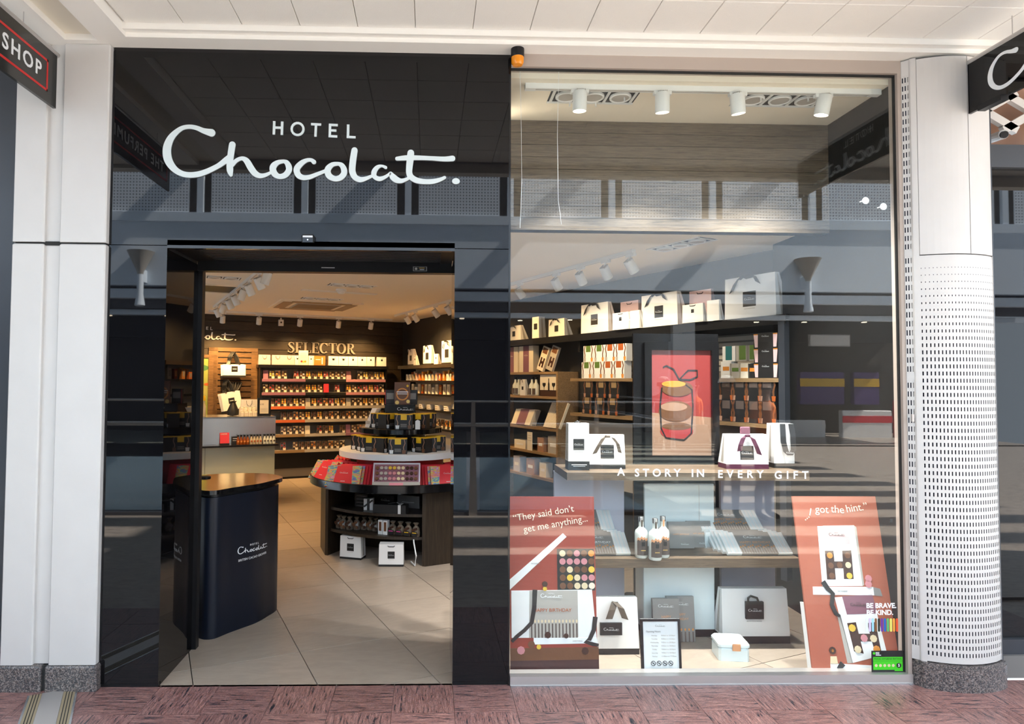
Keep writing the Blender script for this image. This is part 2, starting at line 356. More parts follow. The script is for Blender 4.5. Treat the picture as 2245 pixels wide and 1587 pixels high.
def letters(txt, size, m, parent, loc, rz=0, n='letter', **kw):
    """text with each letter as a part: split the mesh into islands, join islands that overlap in x"""
    me = tmesh(txt, size, m, **kw); nv = len(me.vertices); par = list(range(nv))
    def f(i):
        while par[i] != i: par[i] = par[par[i]]; i = par[i]
        return i
    for e in me.edges: a, b_ = f(e.vertices[0]), f(e.vertices[1]); par[a] = b_
    isl = {}
    for i in range(nv): isl.setdefault(f(i), []).append(i)
    L = sorted(([min(me.vertices[i].co.x for i in v), max(me.vertices[i].co.x for i in v), set(v)] for v in isl.values()), key=lambda q: q[0])
    out = []
    for q in L:
        if out and q[0] < out[-1][1]-.25*(q[1]-q[0]): out[-1][1] = max(out[-1][1], q[1]); out[-1][2] |= q[2]
        else: out.append(q)
    for x0, x1, vs in out:
        mp = {}; B = MB(); c = (x0+x1)/2
        for i in sorted(vs): mp[i] = len(B.v); co_ = me.vertices[i].co; B.v.append((co_.x-c, co_.y, co_.z))
        for pl in me.polygons:
            if pl.vertices[0] in vs: B.f.append(tuple(mp[i] for i in pl.vertices)); B.m.append(0)
        o = Matrix.Rotation(rz, 3, 'Z') @ Vector((c, 0, 0)); B.build(n, m, parent, Vector(loc)+o, rz)
ORD = ['first', 'second', 'third', 'fourth', 'fifth', 'sixth', 'seventh', 'eighth', 'ninth', 'tenth', 'eleventh', 'twelfth', 'thirteenth', 'fourteenth', 'fifteenth', 'sixteenth', 'seventeenth', 'eighteenth', 'nineteenth', 'twentieth', 'twenty-first', 'twenty-second', 'twenty-third']
# ============================================================ SETTING: mall floor, soffit, piers, shop front
def clip(poly, f):
    out = []
    for i, a in enumerate(poly):
        b = poly[(i+1) % len(poly)]; fa, fb = f(a), f(b)
        if fa >= 0: out.append(a)
        if fa*fb < 0: t = fa/(fa-fb); out.append((a[0]+(b[0]-a[0])*t, a[1]+(b[1]-a[1])*t))
    return out
# mall floor: granite tiles in front of the shop, one slab further out (only mirrored in the glass)
mf = struct(MB().prism([(-9, -4.5), (3.3, -4.5), (3.3, -5.2), (9, -5.2), (9, 0), (-9, 0)], -.3, -.02).build('floor', 'mall_floor'))
T0 = .305; gm = {}
for k in 'ab': gm[k] = MB().box(.001, T0-.001, .001, T0-.001, -.03, 0).mesh('granite_tile', 'granite_pink_'+k)
for j in range(4):
    for i in range(-13, 13):
        x = .132+i*T0; y = .02-(j+1)*T0
        put('granite_tile', gm['ab'[(i+j) % 2]], mf, (x, y, 0))
MB().prism([(-9, -4.5), (3.3, -4.5), (3.3, -5.2), (9, -5.2), (9, .02-4*T0), (-9, .02-4*T0)], -.02, 0).build('stone_paving', 'mall_floor', mf)
# metal movement joint running out from the pier, askew to the tiles
tj = struct(put('trim_1', None, None, (-1.915, -.05, 0), .41))
MB().box(-.048, .048, -1.3, 0, 0, .0045).build('cover_plate', 'aluminium', tj)
mat('brass_dull', (.42, .34, .22), .5, metal=.4)
for a, b_ in ((-.102, -.049), (.049, .102)):
    MB().box(a, b_, -1.3, 0, 0, .003).build('edge_strip', 'brass_dull', tj)
    for k in range(3): MB().box(a+.012+k*.013, a+.016+k*.013, -1.3, 0, .003, .0038).build('groove_line', 'joint_dark', tj)
for x in (-.112, .102): MB().box(x, x+.010, -1.3, 0, 0, .004).build('edge_rail', 'steel', tj)
# soffit over the walkway
cl = struct(MB().box(-9, 9, -2.0, .75, 3.46, 3.75).build('ceiling', 'soffit_plain'))
MB().box(-1.60, 3.2, -.11, .02, 3.392, 3.46).box(3.2, 9, -.11, .02, 3.392, 3.46).box(-1.60, 9, -.15, -.11, 3.415, 3.46).build('ceiling_margin', 'soffit_plain', cl)
MB().box(-1.765, -1.60, -2.0, .02, 3.392, 3.46).box(-9, -1.935, -2.0, .02, 3.392, 3.46).build('ceiling_margin', 'soffit_plain', cl)
MB().box(-1.935, -1.765, -2.0, -.02, 3.425, 3.46).build('joint_cover', 'cream_card', cl); MB().box(-1.935, -1.765, -.07, .2, 3.392, 3.46).build('ceiling_margin', 'soffit_plain', cl)
MB().box(-9, 9, -2.06, -1.96, 3.36, 3.75).build('ceiling_edge', 'soffit_plain', cl)
stm = MB().bev(.0015, .2985, .0015, .2985, -.014, .0, .003)
stm.v = [(x, y, -.014-z) for x, y, z in stm.v]; stm.f = [tuple(reversed(f)) for f in stm.f]
stm = stm.mesh('ceiling_tile', 'soffit_tile')
for i in range(-1, 16):
    for j in range(6): put('ceiling_tile', stm, cl, (-1.286+i*.3, -.45-j*.3, 3.46))
# left pier: two white panels, groove, granite foot
pw = struct(put('wall_left', None))
for a, b_ in ((-2.20, -2.035), (-1.955, -1.714)):
    MB().bev(a, b_, -.035, .2, .13, 2.315, .006).build('pier_panel', 'white_paint', pw, smooth=False)
    MB().bev(a, b_, -.035, .2, 2.325, 3.392, .006).build('pier_panel', 'white_paint', pw)
MB().box(-2.035, -1.955, -.012, .2, .13, 3.392).build('pier_groove', 'white_paint', pw)
MB().box(-2.19, -1.72, -.02, .19, 2.31, 2.33).build('panel_joint', 'joint_dark', pw)
MB().bev(-2.215, -1.985, -.05, .2, 0, .128, .008).build('granite_foot', 'granite_grey', pw)
MB().bev(-1.965, -1.702, -.05, .2, 0, .128, .008).build('granite_foot', 'granite_grey', pw)
MB().box(-1.99, -1.96, -.03, .2, 0, .125).build('foot_joint', 'joint_dark', pw)
# neighbour on the left: dark frame
nl = struct(put('wall_neighbour_left', None))
MB().box(-2.32, -2.20, .02, .1, 0, 3.4).build('dark_post', 'dark_frame', nl)
MB().box(-2.46, -2.325, .03, .1, 0, 3.4).build('dark_post', 'dark_frame', nl)
MB().box(-9, -2.46, .06, .1, 0, .15).box(-9, -2.46, .06, .1, 2.9, 3.4).build('dark_rail', 'dark_frame', nl)
MB().box(-9, -2.46, 1.2, 1.25, 0, 3.4).build('back_panel', 'cream_card', nl)
MB().box(-9, -2.46, .07, .08, .15, 2.9).build('pane', 'clear_glass', nl)
# the shop's own front: black glass
ff = struct(put('wall_front', None))
MB().box(-1.711, .432, 0, .03, 2.322, 3.372).build('fascia_panel', 'black_glass', ff)
MB().box(-1.711, .432, .003, .03, 3.372, 3.40).box(.424, .434, -.004, .05, .0, 3.372).build('black_edge', 'black_gloss', ff)
MB().box(-1.711, -1.405, 0, .02, .018, 2.318).build('leg_panel', 'black_glass', ff)
MB().box(.132, .424, 0, .02, .018, 2.318).build('leg_panel', 'black_glass', ff)
MB().box(-1.711, -1.405, .004, .03, 0, .02).box(.132, .43, .004, .03, 0, .02).build('black_kick', 'black_satin', ff)
MB().box(-1.711, -1.42, .03, .5, 0, 2.62).box(.15, .436, .03, .5, 0, 2.62).box(-1.42, .15, .03, .5, 2.345, 2.62).box(-1.711, .436, .03, .5, 2.62, 3.44).build('front_core', 'dark_wall', ff)
MB().box(-1.42, -1.405, .02, .48, .0, 2.30).build('reveal_panel', 'black_glass', ff)
MB().box(.132, .147, .02, .48, .0, 2.30).build('reveal_panel', 'black_glass', ff)
# door head with its air grille, and the open sliding door track
dh = struct(put('door_1', None))
MB().box(-1.405, .132, .0, .5, 2.335, 2.35).build('head_panel', 'bay_dark', dh)
MB().box(-1.405, .132, .0, .03, 2.306, 2.335).build('head_edge', 'black_gloss', dh)
mat('grille_dark', (.012, .012, .013), .4)
for k in range(11): MB().box(-1.28, .06, .06+k*.034, .072+k*.034, 2.318, 2.335).build('grille_bar', 'grille_dark', dh)
for a, b_ in ((-1.405, -1.28), (.06, .132)): MB().box(a, b_, .03, .48, 2.318, 2.336).build('grille_end', 'black_satin', dh)
MB().box(-1.405, .132, .46, .53, 2.262, 2.336).build('head_beam', 'black_satin', dh)
MB().box(-.66, -.58, .458, .46, 2.285, 2.290).build('maker_strip', 'aluminium', dh)
hp = MB().box(-.105, -.02, .458, .4595, 2.272, 2.300).build('notice_plate', 'grey_card', dh); MB().box(-.10, -.025, .457, .458, 2.275, 2.297).build('notice_field', 'black_card', hp)
MB().box(-.068, -.034, .4562, .457, 2.289, 2.293).build('print_line', 'gold_foil', hp); MB().box(-.064, -.036, .4562, .457, 2.280, 2.283).build('print_line', 'vinyl_white', hp); MB().disc(-.086, 2.286, .008, .4562, .457, 8).build('pictogram', 'grey_strip', hp)
for x in (-1.405,): MB().box(x, x+.026, .48, .53, 0, 2.262).build('door_post', 'black_satin', dh)
ds = thing('door_sensor', 'small black door sensor box with silver strip above the doorway', 'sensor', (-.653, 0, 2.338))
MB().bev(-.033, .033, -.035, 0, 0, .043, .006).build('housing', 'black_gloss', ds); MB().box(-.026, .026, -.037, -.035, .026, .036).build('silver_strip', 'aluminium', ds); MB().disc(0, .014, .004, -.0365, -.035, 8).build('lens', 'chrome', ds)
# big shop window
w1 = struct(put('window_1', None))
MB().box(.436, 2.598, -.012, .06, 3.322, 3.392).build('window_frame', 'frame_brown', w1)
MB().box(.436, 2.598, .008, .026, 3.314, 3.322).build('gasket', 'joint_dark', w1)
MB().box(2.578, 2.60, -.012, .06, .0, 3.322).build('window_frame', 'frame_brown', w1)
MB().box(2.573, 2.578, .008, .026, .05, 3.316).build('gasket', 'joint_dark', w1)
MB().box(.436, 2.60, -.02, .07, .0, .05).build('window_sill', 'aluminium', w1); MB().box(.436, 2.60, -.026, -.02, 0, .006).build('sill_lip', 'steel', w1)
MB().box(.436, 2.578, .012, .022, .05, 3.316).build('pane', 'window_glass', w1)
# right pier: rounded white metal casing, slotted lower down
pr = struct(put('wall_right', None))
XL, XR = 2.622, 3.062
def bow(t): return -.048-.066*math.sin(math.pi*t)**.8
def curve(n=30, off=0): return [(XL+(XR-XL)*i/n, bow(i/n)+off) for i in range(n+1)]
def slotted(cols, rows, zf, hw, hh, px):
    """sheet with real slots: px(c)->(x,y) across, zf(r)->z"""
    B = MB()
    for r in range(rows):
        z0, z1 = zf(r), zf(r+1); zc = (z0+z1)/2
        for c in range(cols):
            u0, u1 = c/cols, (c+1)/cols; uc = (u0+u1)/2; a = (u1-u0)*hw(r, c); h = (z1-z0)*hh(r, c)
            if h <= 0: B.poly([(*px(u0), z0), (*px(u1), z0), (*px(u1), z1), (*px(u0), z1)]); continue
            o = [(u0, z0), (u1, z0), (u1, z1), (u0, z1)]; q = [(uc-a, zc-h), (uc+a, zc-h), (uc+a, zc+h), (uc-a, zc+h)]
            for k in range(4): e = (k+1) % 4; B.poly([(*px(o[k][0]), o[k][1]), (*px(o[e][0]), o[e][1]), (*px(q[e][0]), q[e][1]), (*px(q[k][0]), q[k][1])])
    return B
def pxa(t): t = t*.95+.045; return (XL+(XR-XL)*t, bow(t))
NR = 56
sl_ = slotted(25, NR, lambda r: .165+r*(2.285-.165)/NR, lambda r, c: .17 if r < NR-16 else .17-.006*(r-NR+16), lambda r, c: 0 if r >= NR-1 else (.28 if r < NR-14 else max(.06, .28-.02*(r-NR+14))), pxa)
sp_ = sl_.build('slotted_panel', 'white_paint', pr); sp_['label'] = 'white metal panel pierced by rows of upright slots'
mat('slot_shadow', (.03, .035, .06), .8)  # dark sheet colour standing in for the shade inside the slots
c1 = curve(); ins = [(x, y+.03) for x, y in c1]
MB().prism([(XL+.02, 0), (XR-.01, 0)]+list(reversed([(x, y) for x, y in ins if XL+.02 < x < XR-.01])), .14, 2.29).build('slot_shadow_back', 'slot_shadow', pr)
def strip(a, b_, z0, z1, off=0, m='white_paint', n='casing_strip'):
    B = MB(); N = 8
    for i in range(N):
        t0, t1 = a+(b_-a)*i/N, a+(b_-a)*(i+1)/N
        B.hexa([(XL+(XR-XL)*t0, bow(t0)+off, z0), (XL+(XR-XL)*t1, bow(t1)+off, z0), (XL+(XR-XL)*t1, bow(t1)+.02, z0), (XL+(XR-XL)*t0, bow(t0)+.02, z0)], [(XL+(XR-XL)*t0, bow(t0)+off, z1), (XL+(XR-XL)*t1, bow(t1)+off, z1), (XL+(XR-XL)*t1, bow(t1)+.02, z1), (XL+(XR-XL)*t0, bow(t0)+.02, z1)])
    return B.build(n, m, pr, smooth=True)
strip(0, .05, .135, 3.385, -.001); strip(.045, 1, .14, .166); strip(.045, 1, 2.284, 2.297); strip(.985, 1.0, .14, 2.3, -.002)
strip(.055, .60, 2.302, 3.375, -.002, n='casing_panel'); strip(.61, .985, 2.302, 3.375, -.002, n='casing_panel'); strip(.05, 1, 2.29, 3.36, .008, 'joint_dark', 'panel_joint')
MB().box(XR-.001, XR+.006, -.05, .1, .135, 3.385).build('casing_edge', 'dark_frame', pr)
def pxb(t): return (2.598+t*.026, -.014-.026*t)
for a, b_ in ((.20, 1.62), (1.66, 2.30), (2.33, 3.30)):
    n_ = int((b_-a)/.046)
    slotted(3, n_, lambda r, a=a, b_=b_, n_=n_: a+r*(b_-a)/n_, lambda r, c: .22, lambda r, c: .30, pxb).build('slotted_strip', 'white_paint', pr)
MB().hexa([(2.600, -.0125, .135), (2.626, -.0385, .135), (2.626, -.02, .135), (2.60, .02, .135)], [(2.600, -.0125, 3.385), (2.626, -.0385, 3.385), (2.626, -.02, 3.385), (2.60, .02, 3.385)]).xf(Matrix.Translation((.004, .010, 0))).build('slot_shadow_back', 'slot_shadow', pr)
for a, b_ in ((.135, .20), (1.62, 1.66), (2.30, 2.33), (3.30, 3.385)): MB().hexa([(2.598, -.0155, a), (2.624, -.0415, a), (2.624, -.02, a), (2.598, .0, a)], [(2.598, -.0155, b_), (2.624, -.0415, b_), (2.624, -.02, b_), (2.598, .0, b_)]).build('casing_strip', 'white_paint', pr)
MB().box(2.606, 2.618, -.04, -.03, 1.40, 1.44).build('key_switch', 'aluminium', pr)
fo = [(x+(.0 if x < 2.8 else .012), y-.018) for x, y in curve(16)]
fo = [(2.602, -.03)]+fo+[(3.078, .1), (2.602, .1)]
MB().prism(fo, 0, .118).prism([(2.607, -.02)]+[(x, y+.006) for x, y in fo[1:-2]]+[(3.07, .1), (2.607, .1)], .118, .134).build('granite_foot', 'granite_grey', pr)
MB().box(2.602, 3.06, .0, .12, .134, 3.40).build('pier_core', 'white_paint', pr)
# neighbour on the right: glazed front with a lattice panel above
nr = struct(put('wall_neighbour_right', None))
MB().box(3.07, 9, .06, .12, .12, .20).box(3.07, 9, .06, .12, 2.83, 2.96).box(3.07, 3.10, .06, .12, .12, 3.4).build('dark_rail', 'dark_frame', nr)
MB().box(3.07, 9, .04, .12, 0, .12).build('plinth', 'grey_plinth', nr)
MB().box(3.1, 9, .09, .10, .2, 2.83).build('pane', 'black_glass', nr)
MB().box(3.1, 9, .20, .22, 2.96, 3.4).build('lattice_back', 'tan_art', nr)
lt = MB()
for cx in (3.17, 3.47, 3.77):
    for k in range(3): a = k*math.pi/3+math.pi/2; dx, dz = .22*math.cos(a), .22*math.sin(a); lt.band([(cx-dx, 3.17-dz), (cx+dx, 3.17+dz)], .022, .10, .13)
lt.build('lattice_bars', 'white_paint', nr)
for z in (3.04, 3.27): MB().tube([(3.27, .20, z), (3.22, .04, z-.03)], .026, 12).tube([(3.222, .05, z-.03), (3.218, .03, z-.035)], .02, 12, 1).build('lattice_peg', ['white_paint', 'black_satin'], nr)
# ------------------------------------------------------------ projecting signs
ls = thing('hanging_sign', 'black hanging sign with red outline and white capitals at the left pier', 'sign', (-1.99, -.75, 3.03))
MB().box(-.008, .008, -.72, .70, 0, .285).build('sign_board', 'sign_grey', ls); MB().tube([(0, -.72, .292), (0, .716, .292)], .014, 12).build('top_tube', 'aluminium', ls)
for y in (-.5, .42): MB().tube([(0, y, .29), (0, y, .43)], .0025, 6).build('hanger', 'aluminium', ls)
rb = MB()
for (a, b_, c, d) in ((-.67, .62, .208, .220), (-.67, .62, .055, .067), (.608, .62, .055, .22), (-.67, -.658, .055, .22)): rb.box(.008, .0092, a, b_, c, d)
rb.build('red_outline', 'red_paint', ls)
letters('THE PERFUME SHOP', .105, 'vinyl_white', ls, (.009, -.02, .138), math.pi/2, sp=1.28, ext=.0008, bold=.0015)
rs = thing('hanging_sign', 'black hanging sign with white handwritten lettering beside the slotted pier', 'sign', (2.9, -.78, 3.058))
MB().box(-.008, .008, -.72, .715, 0, .272).build('sign_board', 'black_glass', rs); MB().tube([(0, -.72, .28), (0, .72, .28)], .014, 12).build('top_tube', 'aluminium', rs)
for y in (-.5, .40): MB().tube([(0, y, .28), (0, y, .40)], .0025, 6).build('hanger', 'aluminium', rs)
logo_parts(1.02, 'vinyl_white', rs, (-.0095, .03, .128), -math.pi/2, .0008)
MB().box(-.05, -.01, .42, .56, -.03, -.001).build('fixing_bracket', 'black_satin', rs)
# warning beacon under the soffit
bc = thing('warning_beacon', 'amber warning beacon with black base above the window corner', 'beacon', (.462, -.06, 3.300))
MB().lathe([(.034, .046), (.036, .05), (.036, .092)], 24).build('beacon_base', 'black_satin', bc, smooth=True); MB().lathe([(.0, 0), (.026, .004), (.033, .016), (.034, .046)], 24).build('amber_lens', 'amber', bc, smooth=True)
# shop sign on the fascia
fs = thing('fascia_lettering', 'large white handwritten shop lettering with small capitals on black glass', 'sign', (-.626, 0, 2.88))
lc = at(680, 340, -.004)
logo_parts(1.573, 'sign_white', fs, (lc.x+.626, -.004, lc.z-2.88), 0, .003)
# ============================================================ across the mall (seen mirrored in the glass)
op = struct(put('wall_opposite', None))
YO = -13.
mat('mall_white', (.78, .87, .97), .6); mat('mall_dark_grey', (.10, .10, .11), .7); mat('shop_dark', (.05, .045, .04), .8)  # dark grey serves the far piers, back beam and floor edge
fo_ = struct(put('floor_opposite', None)); ga = struct(put('wall_gallery', None))
MB().box(3.3, 16, YO, -5.2, -.3, 0).build('bridge_floor', 'mall_floor', fo_)
MB().box(-16, 16, YO-.3, YO, -1.6, .0).build('slab_edge', 'mall_white', fo_)
MB().box(-16, 16, -17.5, YO, -.3, 0).build('opposite_floor', 'mall_floor', fo_)
MB().box(-16, 16, YO-.3, YO, 3.95, 5.55).build('gallery_edge', 'mall_white', ga)
MB().box(-16, 16, -17.5, YO-.3, 4.1, 4.3).build('gallery_soffit', 'mall_white', ga)
MB().box(-16, 16, YO-.02, YO+.06, 5.55, 5.78).build('gallery_ledge', 'mall_white', ga)
MB().box(-16, 16, YO-.34, YO-.30, 3.4, 3.95).build('gallery_beam', 'mall_dark_grey', ga); MB().box(-16, 16, YO-.30, YO-.1, 3.64, 3.87).build('gallery_beam', 'mall_white', ga); MB().box(-16, 16, YO-.60, YO-.4, 3.25, 3.38).build('gallery_beam', 'mall_white', ga)
pm = MB().box(0, 2.05, -.03, 0, 0, 1.03).mesh('perforated_panel', 'perforated_white'); po = MB().box(0, .16, -.06, .03, 0, 1.10).mesh('gallery_post', 'mall_white')
for i in range(-6, 7): put('perforated_panel', pm, ga, (i*2.6-.3, YO, 5.80)); put('gallery_post', po, ga, (i*2.6+1.95, YO, 5.78))
MB().box(-16, 16, YO-.6, YO-.5, 5.8, 7.2).build('gallery_back', 'shop_dark', ga)
MB().box(-16, 16, -17.6, -17.5, 0, 4.1).build('opposite_back', 'shop_dark', op)
for x0, x1, m_ in ((-7, -6.4, 'mall_dark_grey'), (-1.2, -.6, 'mall_dark_grey'), (2.4, 3.2, 'mall_dark_grey'), (7.6, 8.3, 'mall_white')): MB().box(x0, x1, -17.2, -16.8, 0, 4.1).build('opposite_pier', m_, op)
MB().box(-16, 16, -17.3, -17.0, 2.9, 3.6).build('opposite_fascia', 'dark_wall', op)
mat('purple_print', (.10, .06, .22), .5)
ob = thing('shop_sign_board', 'white sign board on the shop across the mall, mirrored in the window', 'sign', (12.1, -16.0, 2.75)); MB().box(-.6, .6, -.05, 0, 0, .3).build('sign_face', 'white_card', ob); MB().box(-.64, .64, -.07, -.05, -.03, .33).build('sign_frame', 'aluminium', ob)
for x, y0, z0, w_, h_, m_, l_ in ((12.2, -16.6, .95, 1.4, 1.0, 'purple_print', 'purple display panel'), (13.6, -16.6, .95, .8, 1.0, 'purple_print', 'smaller purple display panel'), (13.0, -15.7, .0, 1.5, .8, 'white_card', 'white sales counter'), (14.2, -15.7, .0, .6, 1.1, 'red_card', 'red sales counter end'), (10.8, -15.8, 0, 2.0, .5, 'white_card', 'low white display bench')):
    t = thing('display_unit', l_+' across the mall, mirrored in the window', 'display', (x, y0, z0)); MB().bev(-w_/2, w_/2, -.2, 0, 0, h_, .02).build('unit_body', m_, t); MB().box(-w_/2, w_/2, .0, .01, h_*.55, h_*.8).build('unit_stripe', 'red_card' if 'sales counter' == l_[-13:] else 'yellow_card' if 'purple' in l_ else 'white_card', t)
lp = MB().lathe([(.0, .0), (.07, 0), (.07, .02), (0, .021)], 12).mesh('lamp_disc', 'lamp_glow')
for i in range(16):
    t = tag(put('downlight', lp, None, (-9+i*1.45+random.uniform(-.3, .3), -15.3-random.uniform(0, .6), 3.4)), ORD[i]+' small warm downlight from the left in the shops across the mall', 'light', 'downlights across the mall')
for x in (9.57, -7.13):
    t = thing('uplighter', 'grey conical uplighter on the gallery wall across the mall, '+('mirrored in the window' if x > 0 else 'mirrored in the left black panel'), 'lamp', (x, YO+.2, 3.40))
    MB().lathe([(.06, .6), (.08, .85), (.32, 1.35), (.31, 1.35)], 20).build('lamp_shade', 'grey_strip', t, smooth=True); MB().lathe([(.10, 0), (.12, .02), (.075, .3), (.075, .9)], 16).build('lamp_stem', 'mall_white', t, smooth=True); MB().box(-.08, .08, -.2, 0, .6, .9).build('wall_mount', 'mall_white', t)
# glass railing at the edge of the near walkway
YR = -4.4
rl = struct(put('trim_2', None))
MB().tube([(-9, YR, 1.08), (3.1, YR, 1.08), (3.3, YR-.2, 1.08), (3.3, -13, 1.08)], .026, 10).build('handrail', 'steel', rl); MB().tube([(-9, YR, 1.36), (3.1, YR, 1.36), (3.3, YR-.2, 1.36), (3.3, -13, 1.36)], .012, 8).build('upper_rail', 'steel', rl)
for i in range(-6, 2):
    x = i*1.5+.53; MB().hexa([(x-.05, YR-.03, 0), (x+.05, YR-.03, 0), (x+.05, YR+.03, 0), (x-.05, YR+.03, 0)], [(x-.02, YR-.02, 1.36), (x+.02, YR-.02, 1.36), (x+.02, YR+.02, 1.36), (x-.02, YR+.02, 1.36)]).build('rail_post', 'aluminium', rl)
    MB().box(x+.08, x+1.42, YR-.01, YR, .06, 1.0).build('rail_pane', 'rail_glass', rl)
MB().box(-9, 3.3, YR-.12, YR+.02, -.35, .04).build('floor_edge', 'mall_dark_grey', rl)
# roof beams over the void: unseen, added to cut the sun into streaks
rf = struct(put('trim_3', None))
for k in range(11): MB().box(-16, 16, -2.0-k*.95, -1.55-k*.95, 9.0, 9.3).build('sun_streak_beam', 'mall_white', rf)
for k in range(6): MB().box(-14+k*5, -13.6+k*5, -13, 0, 9.3, 9.6).build('roof_purlin', 'mall_white', rf)
MB().box(-16, 16, -.4, .2, 3.75, 9.0).build('upper_wall', 'mall_white', rf)
MB().box(-16, 3.3, -13, -4.5, -4.7, -4.5).build('lower_floor', 'mall_floor', fo_); MB().box(-16, 3.3, YO-.3, YO-.2, -4.5, -1.6).box(-16, 3.3, -4.6, -4.5, -4.5, -.3).box(3.3, 3.4, -13, -4.5, -4.5, -.3).build('lower_wall', 'mall_white', fo_)
# ============================================================ SHOP INTERIOR: shell, ceiling lights
ZC = 2.65; VB = 7.85
RW0, RW1 = P(2.74, VB), P(3.06, .60)                                   # right wall, back corner to front end
RWD = (RW1-RW0).normalized(); RWN = Vector((RWD.y, -RWD.x, 0))         # RWN points into the shop
if RWN.dot(P(0, 4)-RW0) < 0: RWN = -RWN
RWA = math.atan2(RWD.y, RWD.x)                                         # turn so that local x runs along the wall towards the front
def rwp(x, y, off): return onp(x, y, RW0+RWN*off, RWN)                 # sight line met with a plane parallel to the right wall
sf = struct(MB().prism([(-1.72, .0), (2.6, .0), (3.1, 1.3), (-.3, 9), (-6.5, 6.5), (-4, .5)], -.2, -.012).build('floor_shop', 'joint_dark'))
tl = MB().box(.0025, .5975, .0025, .5975, -.012, 0).mesh('floor_tile', 'shop_tile')
def fu(p): q = P(p[0], p[1]); return q
for i in range(-6, 6):
    for j in range(-3, 14):
        u0, v0 = .0712+i*.6, .0938+j*.6; e = .0025
        c4 = [(u0+e, v0+e), (u0+.6-e, v0+e), (u0+.6-e, v0+.6-e), (u0+e, v0+.6-e)]
        ys = [fu(p).y for p in c4]; xs = [fu(p).x for p in c4]
        if max(ys) < .02 or min(u0, u0) > 3.0 or v0 > VB: continue
        inside = min(ys) >= .002 and not (max(xs) > 2.56 and min(ys) < 1.3)
        if inside: put('floor_tile', tl, sf, P(u0, v0), TH); continue
        q = [tuple(fu(p)[:2]) for p in c4]; q = clip(q, lambda p: p[1]-.002)
        q = clip(q, lambda p: 2.59-p[0]) if q else q
        q = clip(q, lambda p: p[0]+1.72 if p[1] < .5 else 1) if q else q
        if len(q) > 2:
            c0 = (sum(p[0] for p in q)/len(q), sum(p[1] for p in q)/len(q)); MB().prism([(p[0]-c0[0], p[1]-c0[1]) for p in q], -.012, 0).build('floor_tile', 'shop_tile', sf, (c0[0], c0[1], 0))
# back wall of horizontal dark boards
bwall = struct(put('wall_back', None, None, P(0, VB), TH))
MB().box(-4.6, 2.78, .02, .12, 0, ZC).build('wall_backing', 'joint_dark', bwall)
bm = MB().box(-4.6, 2.76, 0, .03, .0035, .1465).mesh('wall_board', 'wood_dark')
for k in range(18): put('wall_board', bm, bwall, (0, 0, k*.15))
rwall = struct(put('wall_side', None, None, RW0, RWA))
RL = (RW1-RW0).length
MB().box(0, RL+.6, 0, .1, 0, ZC).build('wall_plaster', 'dark_wall', rwall)
lwall = struct(put('wall_far_side', None, None, P(-4.6, 0), TH)); MB().box(-.1, 0, -.6, VB, 0, ZC).build('wall_plaster', 'dark_wall', lwall)
bayw = struct(put('wall_bay', None)); MB().box(2.59, 2.70, .07, 1.35, 0, 3.44).build('wall_plaster', 'bay_dark', bayw)
sc = struct(put('ceiling_shop', None))
cp = [(-1.72, .5), (.44, .5), (.44, .70), (2.6, .70), (3.1, 1.2), (-.3, 8.9), (-7.5, 5.6), (-4, .5)]
MB().prism(cp, ZC, ZC+.1).build('ceiling_plaster', 'warm_ceiling', sc)
MB().box(.436, 2.59, .06, .66, 3.29, 3.44).build('bay_ceiling', 'warm_ceiling', sc)
# timber bulkhead behind the window head
bh = struct(put('wall_bulkhead', None, None, (0, .644, 2.577)))
MB().box(.436, 2.59, .015, .08, 0, .72).build('bulkhead_backing', 'joint_dark', bh)
pk = MB().box(.436, 2.59, 0, .03, .0015, .0775).mesh('timber_board', 'wood_bulk')
for k in range(9): put('timber_board', pk, bh, (0, 0, k*.0792))
# ------------------------------------------------------------ track spotlights
sp_ad = MB().box(-.05, .05, -.014, .014, 0, .022).mesh('adapter', 'track_white')
sp_st = MB().tube([(0, 0, 0), (0, 0, -.045)], .007, 8).mesh('stem', 'track_white')
cb = MB().lathe([(.012, .050), (.036, .048), (.040, .042), (.040, -.062), (.037, -.064), (.036, -.058), (.030, -.046)], 20); 
sp_can = cb.mesh('lamp_can', 'track_white', True)
fins = MB()
for k in range(6): fins.box(-.022+k*.009, -.019+k*.009, -.03, .03, .044, .054)
sp_fin = fins.mesh('cooling_fins', 'grey_strip')
sp_gl = MB().lathe([(0, -.047), (.031, -.047), (.031, -.045), (0, -.044)], 16).mesh('lamp_lens', 'lamp_glow')
def spot(c, ztrack, aim, label, group, W=30, col=(1, .58, .21), rz=0, size=1.9):
    """c = centre of the can"""
    c = Vector(c); aim = Vector(aim).normalized()
    t = thing('track_spotlight', label, 'spotlight', (c.x, c.y, ztrack), rz, group)
    put('adapter', sp_ad, t, (0, 0, -.022)); q = aim.to_track_quat('-Z', 'Y')
    M3 = Matrix.Rotation(-rz, 3, 'Z'); loc = Vector((0, 0, c.z-ztrack)); al = M3 @ aim
    q2 = al.to_track_quat('-Z', 'Y'); top = loc-al*.045
    MB().tube([(0, 0, -.02), top], .007, 8).build('stem', 'track_white', t)
    k = put('lamp_can', sp_can, t, loc, rot=q2.to_euler()); put('cooling_fins', sp_fin, k); put('lamp_lens', sp_gl, k)
    L = bpy.data.lights.new('lamp', 'SPOT'); L.energy = W*2.3; L.color = col; L.spot_size = size; L.spot_blend = .9; L.shadow_soft_size = .03
    lo = bpy.data.objects.new('lamp', L); C.objects.link(lo); lo.parent = k; lo.location = (0, 0, -.07)
    return t
